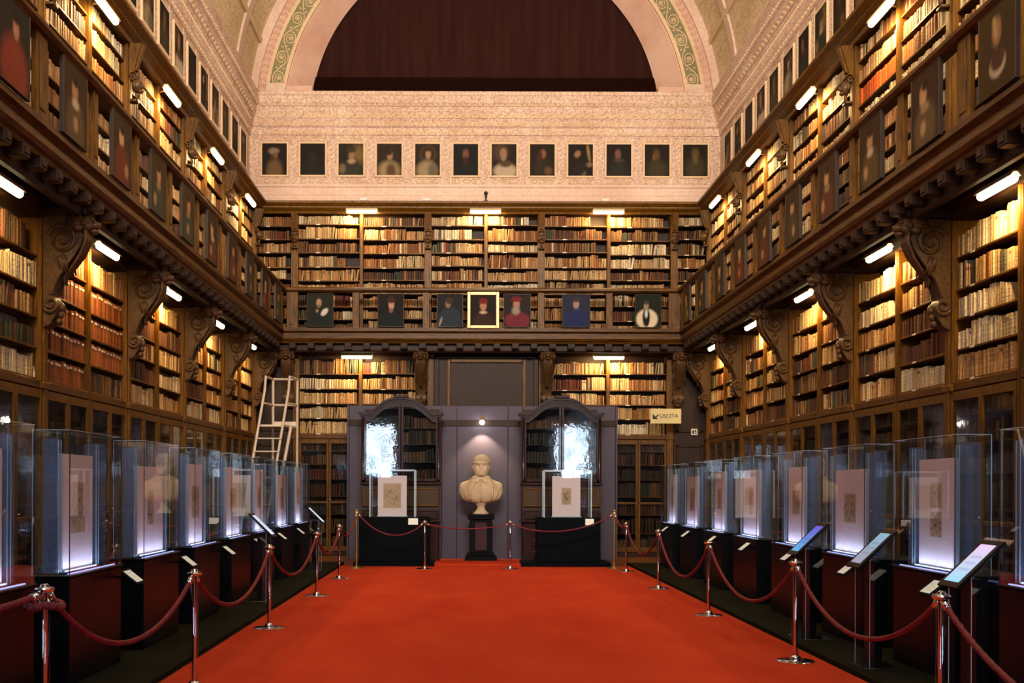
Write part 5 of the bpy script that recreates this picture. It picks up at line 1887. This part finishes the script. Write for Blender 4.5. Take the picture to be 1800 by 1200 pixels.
def stanchion_meshes():
    pole = MB().lathe([(0.018, 0.03), (0.018, 0.90), (0.018, 0.902)], 14)
    inner = MB().lathe([(0.032, 0.03), (0.032, 0.90), (0.03, 0.903)], 18)
    base = MB().lathe([(0.175, 0.0), (0.175, 0.010), (0.16, 0.016), (0.05, 0.022), (0.045, 0.05), (0.034, 0.06)], 32)
    cap = MB().lathe([(0.034, 0.895), (0.055, 0.90), (0.06, 0.915), (0.055, 0.925), (0.03, 0.93), (0.024, 0.945), (0.01, 0.95)], 20)
    return [('pole', pole.mesh('pole', M['chrome'], True)), ('base', base.mesh('base', M['chrome'], True)), ('cap', cap.mesh('cap', M['chrome'], True)), ('sleeve', inner.mesh('sleeve', M['acrylic'], True))]


SMESH = stanchion_meshes()
BR = [('pole', MB().lathe([(0.022, 0.02), (0.022, 1.08)], 14).mesh('pole', M['brass'], True)), ('base', MB().lathe([(0.16, 0), (0.16, 0.012), (0.1, 0.03), (0.03, 0.05)], 28).mesh('base', M['brass'], True)),
      ('cap', MB().lathe([(0.03, 1.07), (0.045, 1.08), (0.045, 1.10), (0.03, 1.12), (0.035, 1.14), (0.01, 1.165)], 16).mesh('cap', M['brass'], True))]


def stanchion(x, y, label, brass=False, group='rope stanchions'):
    on = 0.012 if -2.5 < x < 3.33 and y < 21.3 else (0.05 if y < 21.8 else 0.0)
    r = thing('rope_stanchion', label, 'stanchion', (x, y, on), 0, group)
    for nm, me in (BR if brass else SMESH):
        link(nm, me, r)
    return Vector((x, y, on + (1.06 if brass else 0.885)))


RST = [stanchion(3.05, y, 'chrome rope stanchion of the right line, %s from the camera' % ORD[i]) for i, y in enumerate((3.3, 6.75, 9.73, 13.2, 16.65, 20.0))]
lpos = [(-2.66, 6.65), (-2.15, 8.35), (-2.22, 11.9), (-2.18, 15.4), (-2.2, 18.3)]
LST = [stanchion(x, y, 'chrome rope stanchion of the left line, %s from the camera' % ORD[i]) for i, (x, y) in enumerate(lpos)]
BK = [stanchion(X_(747, 20.5), 20.5, 'thin chrome stanchion in front of the left cabinet'), stanchion(X_(897, 20.6), 20.6, 'thin chrome stanchion right of the bust')]
BB = [stanchion(X_(627, 20.6), 20.6, 'brass stanchion at the left end of the far rope', True, 'brass stanchions'), stanchion(X_(1080, 20.75), 20.75, 'brass stanchion at the right end of the far rope', True, 'brass stanchions')]


def rope(a, b, sag, label, r=0.018, hooks=True, group='crimson barrier ropes'):
    a, b = Vector(a), Vector(b)
    d = (b - a)
    hd2 = Vector((d.x, d.y, 0)).normalized()
    a2, b2 = a + hd2 * 0.055, b - hd2 * 0.055
    n = 40
    # twisted three-strand rope
    pts = []
    for i in range(n + 1):
        t = i / n
        p = a2.lerp(b2, t)
        s = (4 * t * (1 - t)) ** 0.92
        pts.append(Vector((p.x, p.y, p.z - 0.012 - sag * s)))
    o = thing('barrier_rope', label, 'rope', a, 0, group)
    core = MB()
    core.tube([p - a for p in pts], r, 8)
    side = hd2.cross(Vector((0, 0, 1)))
    part('rope_core', core, M['rope'], o, smooth='all')
    m = 150
    strands = MB()
    for ph in (0, 2.094, 4.189):
        sp_ = []
        for i in range(m + 1):
            t = i / m * n
            k = min(n - 1, int(t))
            p = pts[k].lerp(pts[k + 1], t - k)
            tg = (pts[k + 1] - pts[k]).normalized()
            nn = tg.cross(side).normalized()
            w = ph + i * 0.62
            sp_.append(p - a + (side * math.cos(w) + nn * math.sin(w)) * r * 0.62)
        strands.tube(sp_, r * 0.52, 5)
    part('rope_strands', strands, M['rope'], o, smooth='all')
    for (p, q) in ((pts[0], pts[1]), (pts[-1], pts[-2])):
        t = (q - p).normalized()
        hk = MB()
        hk.tube([p - a - t * 0.02, p - a + t * 0.05], r * 1.25, 10)
        hk.tube([p - a - t * 0.02, p - a - t * 0.05], 0.006, 6)
        part('end_hook', hk, M['chrome'], o, smooth='all')
    return o


for i in range(5):
    rope(RST[i], RST[i + 1], (0.46, 0.42, 0.48, 0.52, 0.42)[i], 'crimson rope of the right line, %s span from the camera' % ORD[i])
for i in range(4):
    rope(LST[i], LST[i + 1], (0.40, 0.38, 0.40, 0.34)[i], 'crimson rope of the left line, %s span from the camera' % ORD[i])
rope(LST[4], BB[0], 0.25, 'crimson rope from the last left stanchion to the left brass post')
rope((-3.5, 5.0, 0.70), LST[0], 0.02, 'crimson rope running out of view at lower left', r=0.022)
rope(BB[0], BK[0], 0.30, 'thin crimson rope before the left cabinet', r=0.013)
rope(BK[0], BK[1], 0.09, 'thin crimson rope in front of the bust', r=0.013)
rope(BK[1], BB[1], 0.22, 'thin crimson rope before the right cabinet', r=0.013)
rope(BB[1], RST[5], 0.10, 'crimson rope from the right brass post to the last right stanchion')
# the loop of rope knotted round the nearest left stanchion
lp = thing('rope_loop', 'thick crimson rope looped around the nearest left stanchion', 'rope', (LST[0].x, LST[0].y, 0.86))
mb = MB()
for ph in (0, 2.094, 4.189):
    pts = []
    for i in range(121):
        t = i / 120
        a = -math.pi * 0.9 + t * math.pi * 1.8
        rr = 0.09
        c = Vector((math.cos(a - math.pi / 2) * rr * 1.15, math.sin(a - math.pi / 2) * rr, 0.01 * math.sin(3 * a)))
        w = ph + i * 0.5
        rad = Vector((math.cos(a - math.pi / 2), math.sin(a - math.pi / 2), 0))
        pts.append(c + (rad * math.cos(w) + Vector((0, 0, 1)) * math.sin(w)) * 0.014)
    mb.tube(pts, 0.013, 6)
part('rope_strands', mb, M['rope'], lp, smooth='all')

# ------------------------------------------------------------------ ladder
lad = thing('library_ladder', 'cream metal platform ladder standing in the far left corner', 'ladder', (0, 0, 0))
YL = 22.2


def LP(px, py, dy=0.0):
    return at(px, py, YL + dy)


H = 3.90
fdir = Vector((-0.46, -1.0, 0))       # climbing side leans towards the room
back_l, back_r = Vector((X_(475, YL), YL + 0.3, 0)), Vector((X_(518, YL), YL + 0.3, 0))
topf_l, topf_r = Vector((X_(470.5, YL), YL - 0.25, 0)), Vector((X_(512, YL), YL - 0.25, 0))
zpl = Z_(752, YL)
for nm, bt, tf in (('l', back_l, topf_l), ('r', back_r, topf_r)):
    part('rear_leg', MB().tube([(bt.x, bt.y, 0.0), (bt.x, bt.y, H)], 0.028, 8), M['alu'], lad)
    foot = tf + fdir * 0.95
    part('front_leg', MB().tube([(foot.x, foot.y, 0.0), (tf.x - 0.02, tf.y, 3.62), (tf.x, tf.y, H)], 0.028, 8), M['alu'], lad)
    part('side_rail', MB().tube([(tf.x, tf.y, H), (bt.x, bt.y, H)], 0.026, 8), M['alu'], lad)
    part('side_rail', MB().tube([(tf.x - 0.03, tf.y, Z_(711, YL)), (bt.x, bt.y, Z_(711, YL))], 0.022, 8), M['alu'], lad)
part('top_bar', MB().tube([(back_l.x, back_l.y, H), (back_r.x, back_r.y, H)], 0.026, 8), M['alu'], lad)
part('mid_bar', MB().tube([(back_l.x, back_l.y, Z_(711, YL)), (back_r.x, back_r.y, Z_(711, YL))], 0.024, 8), M['alu'], lad)
part('platform_board', MB().add([(topf_l.x - 0.1, topf_l.y - 0.1, zpl), (topf_r.x - 0.1, topf_r.y - 0.1, zpl), (back_r.x, back_r.y, zpl), (back_l.x, back_l.y, zpl),
                                 (topf_l.x - 0.1, topf_l.y - 0.1, zpl + 0.04), (topf_r.x - 0.1, topf_r.y - 0.1, zpl + 0.04), (back_r.x, back_r.y, zpl + 0.04), (back_l.x, back_l.y, zpl + 0.04)],
                                [(0, 3, 2, 1), (4, 5, 6, 7), (0, 1, 5, 4), (1, 2, 6, 5), (2, 3, 7, 6), (3, 0, 4, 7)]), M['alu'], lad)
part('kick_board', MB().bbox(back_l.x, back_r.x, back_l.y - 0.01, back_l.y + 0.01, zpl + 0.02, zpl + 0.14, 0.003), M['alu'], lad)
for k in range(9):
    z = zpl - 0.27 * (k + 1)
    if z < 0.2:
        break
    t = (H - z) / H
    o_ = fdir * 0.95 * ((3.62 - z) / 3.62)
    a, b = topf_l + o_, topf_r + o_
    part('rung', MB().bbox(a.x - 0.01, b.x + 0.01, a.y - 0.05, a.y + 0.03, z, z + 0.025, 0.004), M['alu'], lad)
part('brace', MB().tube([(topf_r.x + 0.03, topf_r.y, zpl), (topf_r.x - 0.12, topf_r.y - 0.3, zpl - 1.1)], 0.035, 8), M['alu'], lad)

# ------------------------------------------------------------------ signs
def text_mesh(s, size, m, align='CENTER'):
    c = bpy.data.curves.new('lettering', 'FONT')
    c.body = s
    c.size = size
    c.align_x = align
    c.align_y = 'CENTER'
    c.extrude = 0.002
    o = bpy.data.objects.new('tmp', c)
    COL.objects.link(o)
    dg = bpy.context.evaluated_depsgraph_get()
    me = bpy.data.meshes.new_from_object(o.evaluated_get(dg))
    bpy.data.objects.remove(o)
    me.materials.clear()
    me.materials.append(m)
    return me


YS = 23.9
sg = thing('exit_sign', 'cream sign with an arrow and USCITA hanging before the right bookcase', 'sign', (X_(1170, YS), YS, Z_(743, YS)))
sw, shh = 54 * YS / F, 26 * YS / F
part('sign_board', MB().bbox(-sw / 2, sw / 2, 0, 0.02, 0, shh, 0.003), M['sign'], sg)
tx = link('lettering', text_mesh('USCITA', 0.125, M['ink']), sg, (0.07, -0.004, shh * 0.5))
tx.rotation_euler = (math.radians(90), 0, 0)
ar = MB()
ar.prism([(-0.30, 0.10), (-0.18, 0.10), (-0.215, 0.135), (-0.16, 0.19), (-0.18, 0.21), (-0.235, 0.155), (-0.27, 0.19), (-0.30, 0.22)], 'y', -0.006, 0.0)
part('arrow', ar, M['ink'], sg)
part('hanger', MB().tube([(-0.2, 0.01, shh), (-0.2, 0.01, shh + 1.0)], 0.003, 4).tube([(0.2, 0.01, shh), (0.2, 0.01, shh + 1.0)], 0.003, 4), M['ink'], sg)
sg2 = thing('notice_sign', 'small white square notice on the dark panelling of the far right corner', 'sign', (X_(1226.5, 24.1), YB - 0.02, Z_(762, 24.1)))
part('sign_board', MB().bbox(-0.075, 0.075, -0.01, 0.01, 0, 0.15, 0.002), M['white'], sg2)
part('pictogram', MB().box(-0.05, -0.01, -0.013, -0.01, 0.03, 0.11).box(0.01, 0.05, -0.013, -0.01, 0.03, 0.06).box(0.0, 0.045, -0.013, -0.01, 0.08, 0.12), M['ink'], sg2)

# security camera and uplights standing on the wooden cornice
cm = thing('security_camera', 'small black camera on a stalk standing on the far wooden cornice', 'camera', (X_(852.5, 24.3), 24.3, 8.2))
part('stalk', MB().tube([(0, 0, 0), (0, 0, 0.14)], 0.018, 8).bbox(-0.05, 0.05, -0.05, 0.05, 0, 0.02, 0.004), M['ink'], cm)
part('camera_head', MB().ball((0, 0, 0.19), 0.05, 0.06, 0.05, 12, 8).bbox(-0.03, 0.03, -0.09, 0.0, 0.09, 0.13, 0.005), M['ink'], cm, smooth=True)
for i, px in enumerate((638, 748, 1062)):
    fl = thing('uplight', 'small white floodlight on the far wooden cornice, %s from the left' % ORD[i], 'lamp', (X_(px, 24.35), 24.35, 8.2), 0, 'floodlights on the cornice')
    part('lamp_body', MB().bbox(-0.09, 0.09, -0.05, 0.05, 0.02, 0.08, 0.01), M['white'], fl)
    part('lamp_bracket', MB().bbox(-0.03, 0.03, -0.03, 0.03, 0.0, 0.03, 0.004), M['white'], fl)

# ------------------------------------------------------------------ build the books
def project(p):
    return VPX + F * p[0] / p[1], VPY - F * (p[2] - EYE) / p[1]


def book_verts(b, detail=False):
    u = np.array((b['u'][0], b['u'][1], 0.0))
    o = np.array((b['o'][0], b['o'][1], 0.0))
    P = np.array(b['p'])
    w, h, d = b['w'], b['h'], b['d']
    sec = [(0, -d), (w, -d), (w, -0.012), (w * 0.78, 0.0), (w * 0.22, 0.0), (0, -0.012)]
    vs = []
    for z in (0.0, 1.0):
        for (a, c) in sec:
            vs.append((a, c, z * h))
    return np.array(vs), u, o, P


FACES = [(0, 5, 4, 3, 2, 1), (6, 7, 8, 9, 10, 11)] + [(i, (i + 1) % 6, (i + 1) % 6 + 6, i + 6) for i in range(6)]
for b in BOOKS:
    x = b['p'][0] + b['u'][0] * b['w'] / 2
    y = b['p'][1] + b['u'][1] * b['w'] / 2
    if y < 2:
        b['area'] = 0
        continue
    p0 = project((b['p'][0], b['p'][1], b['p'][2]))
    p1 = project((b['p'][0] + b['u'][0] * b['w'], b['p'][1] + b['u'][1] * b['w'], b['p'][2] + b['h']))
    inf = (-2 < p0[0] < 1802) and (-2 < p1[0] < 1802) and min(p0[1], p1[1]) > -10 and max(p0[1], p1[1]) < 760
    vis = b['cand'] and inf
    if b['where'][1] == 'upper' and b['where'][0] != 'B' and b['p'][2] < 6.3:
        vis = False                                    # behind rail portraits and gallery edge
    b['area'] = abs(p1[0] - p0[0]) * abs(b['h'] * F / max(y, 0.1)) if vis else 0
order = sorted(range(len(BOOKS)), key=lambda i: -BOOKS[i]['area'])
top = set(order[:300])
CO = random.Random(3)
used = {}
SHELFN = {}
allv, allf, allc, allvv, allr = [], [], [], [], []
nbase = 0
for i, b in enumerate(BOOKS):
    vs, u, o, P = book_verts(b)
    th = b['lean']
    ca, sa = math.cos(th), math.sin(th)
    a = vs[:, 0] * ca - vs[:, 2] * sa
    z = vs[:, 2] * ca + np.maximum(0, vs[:, 0] * sa)
    if i in top:
        wh = b['where']
        me = bpy.data.meshes.new('book')
        # spine with raised bands; local x along shelf, -y out
        mb = MB()
        w, h, d = b['w'], b['h'], b['d']
        mb.v = [(p[0], -p[1], p[2]) for p in vs]
        mb.f = list(FACES)
        if b['r'] > 0.45:
            for q in (0.18, 0.36, 0.54, 0.70):
                zz = q * h
                mb.prism([(w * 0.12, 0.003), (w * 0.24, -0.005), (w * 0.76, -0.005), (w * 0.88, 0.003)], 'z', zz, zz + 0.008)
        me = fixnorm(mb.mesh('book', M['book']))
        ca_ = me.color_attributes.new('col', 'FLOAT_COLOR', 'POINT')
        ca_.data.foreach_set('color', np.tile(np.array((*b['c'], 1), dtype=np.float32), len(mb.v)))
        v_ = me.attributes.new('vv', 'FLOAT', 'POINT')
        v_.data.foreach_set('value', np.array([p[2] / h for p in mb.v], dtype=np.float32))
        r_ = me.attributes.new('rnd', 'FLOAT', 'POINT')
        r_.data.foreach_set('value', np.full(len(mb.v), b['r'], dtype=np.float32))
        sd = wh[0]
        tier = 'lower' if wh[1] == 'lower' else 'gallery'
        wn = {'L': 'left wall', 'R': 'right wall', 'B': 'end wall'}[sd]
        col = ('left' if wh[3] == 0 else 'right') if wh[5] else 'only'
        lab = '%s book %d, %s column shelf %d from the top, %s bay %d from far, %s' % (b['cn'], b['idx'] + 1, col, wh[4], tier, wh[2] + 1, wn)
        ob = link('book', me, None, P, RZ[sd])
        ob.rotation_euler = (0, -th, RZ[sd])
        if th < 0:
            ob.location.z += 0.0
        lab = '%s book, %s from left, shelf %s from top, %s column, %s %s bay %s' % (b['cn'], ORD[b['idx']], ORD[wh[4] - 1], col, wn.split()[0], tier, ORD[wh[2]])
        tag(ob, lab, 'book', 'books on the nearest %s shelves of the %s' % (tier, wn))
        if b['st'] == 'archive':
            part('spine_label', MB().box(w * 0.2, w * 0.8, -0.004, 0.0, h * 0.80, h * 0.90), M['paper'], ob)
        continue
    pos = P[None, :] + a[:, None] * u[None, :] + vs[:, 1][:, None] * o[None, :]
    pos[:, 2] += z
    allv.append(pos)
    k = nbase
    allf += [tuple(j + k for j in f) for f in FACES]
    allc.append(np.tile(np.array((*b['c'], 1.0)), (12, 1)))
    allvv.append(vs[:, 2] / b['h'])
    allr.append(np.full(12, b['r']))
    nbase += 12
me = bpy.data.meshes.new('books')
V = np.concatenate(allv)
me.from_pydata(V.tolist(), [], allf)
c_ = me.color_attributes.new('col', 'FLOAT_COLOR', 'POINT')
c_.data.foreach_set('color', np.concatenate(allc).astype(np.float32).ravel())
v_ = me.attributes.new('vv', 'FLOAT', 'POINT')
v_.data.foreach_set('value', np.concatenate(allvv).astype(np.float32))
r_ = me.attributes.new('rnd', 'FLOAT', 'POINT')
r_.data.foreach_set('value', np.concatenate(allr).astype(np.float32))
me.materials.append(M['book'])
fixnorm(me)
bk = link('books', me)
tag(bk, 'thousands of old leather and vellum books filling the farther shelves of all walls', 'books', None, 'stuff')
# white labels on the boxed set in the left wall and a few pale sets elsewhere
lb = MB()
for i, b in enumerate(BOOKS):
    if b['st'] == 'archive' and i not in top:
        u = Vector((b['u'][0], b['u'][1], 0))
        o = Vector((b['o'][0], b['o'][1], 0))
        P = Vector(b['p'])
        q = [P + u * (b['w'] * 0.2) + o * 0.003 + Vector((0, 0, b['h'] * 0.8)), P + u * (b['w'] * 0.8) + o * 0.003 + Vector((0, 0, b['h'] * 0.8)),
             P + u * (b['w'] * 0.8) + o * 0.003 + Vector((0, 0, b['h'] * 0.9)), P + u * (b['w'] * 0.2) + o * 0.003 + Vector((0, 0, b['h'] * 0.9))]
        lb.add(q + [x - o * 0.003 for x in q], [(0, 1, 2, 3), (4, 7, 6, 5), (0, 4, 5, 1), (1, 5, 6, 2), (2, 6, 7, 3), (3, 7, 4, 0)])
if lb.v:
    o_ = part('spine_labels', lb, M['paper'], bk)
    o_['kind'] = 'stuff'
print('BOOKS', len(BOOKS), 'objects', len(bpy.data.objects))
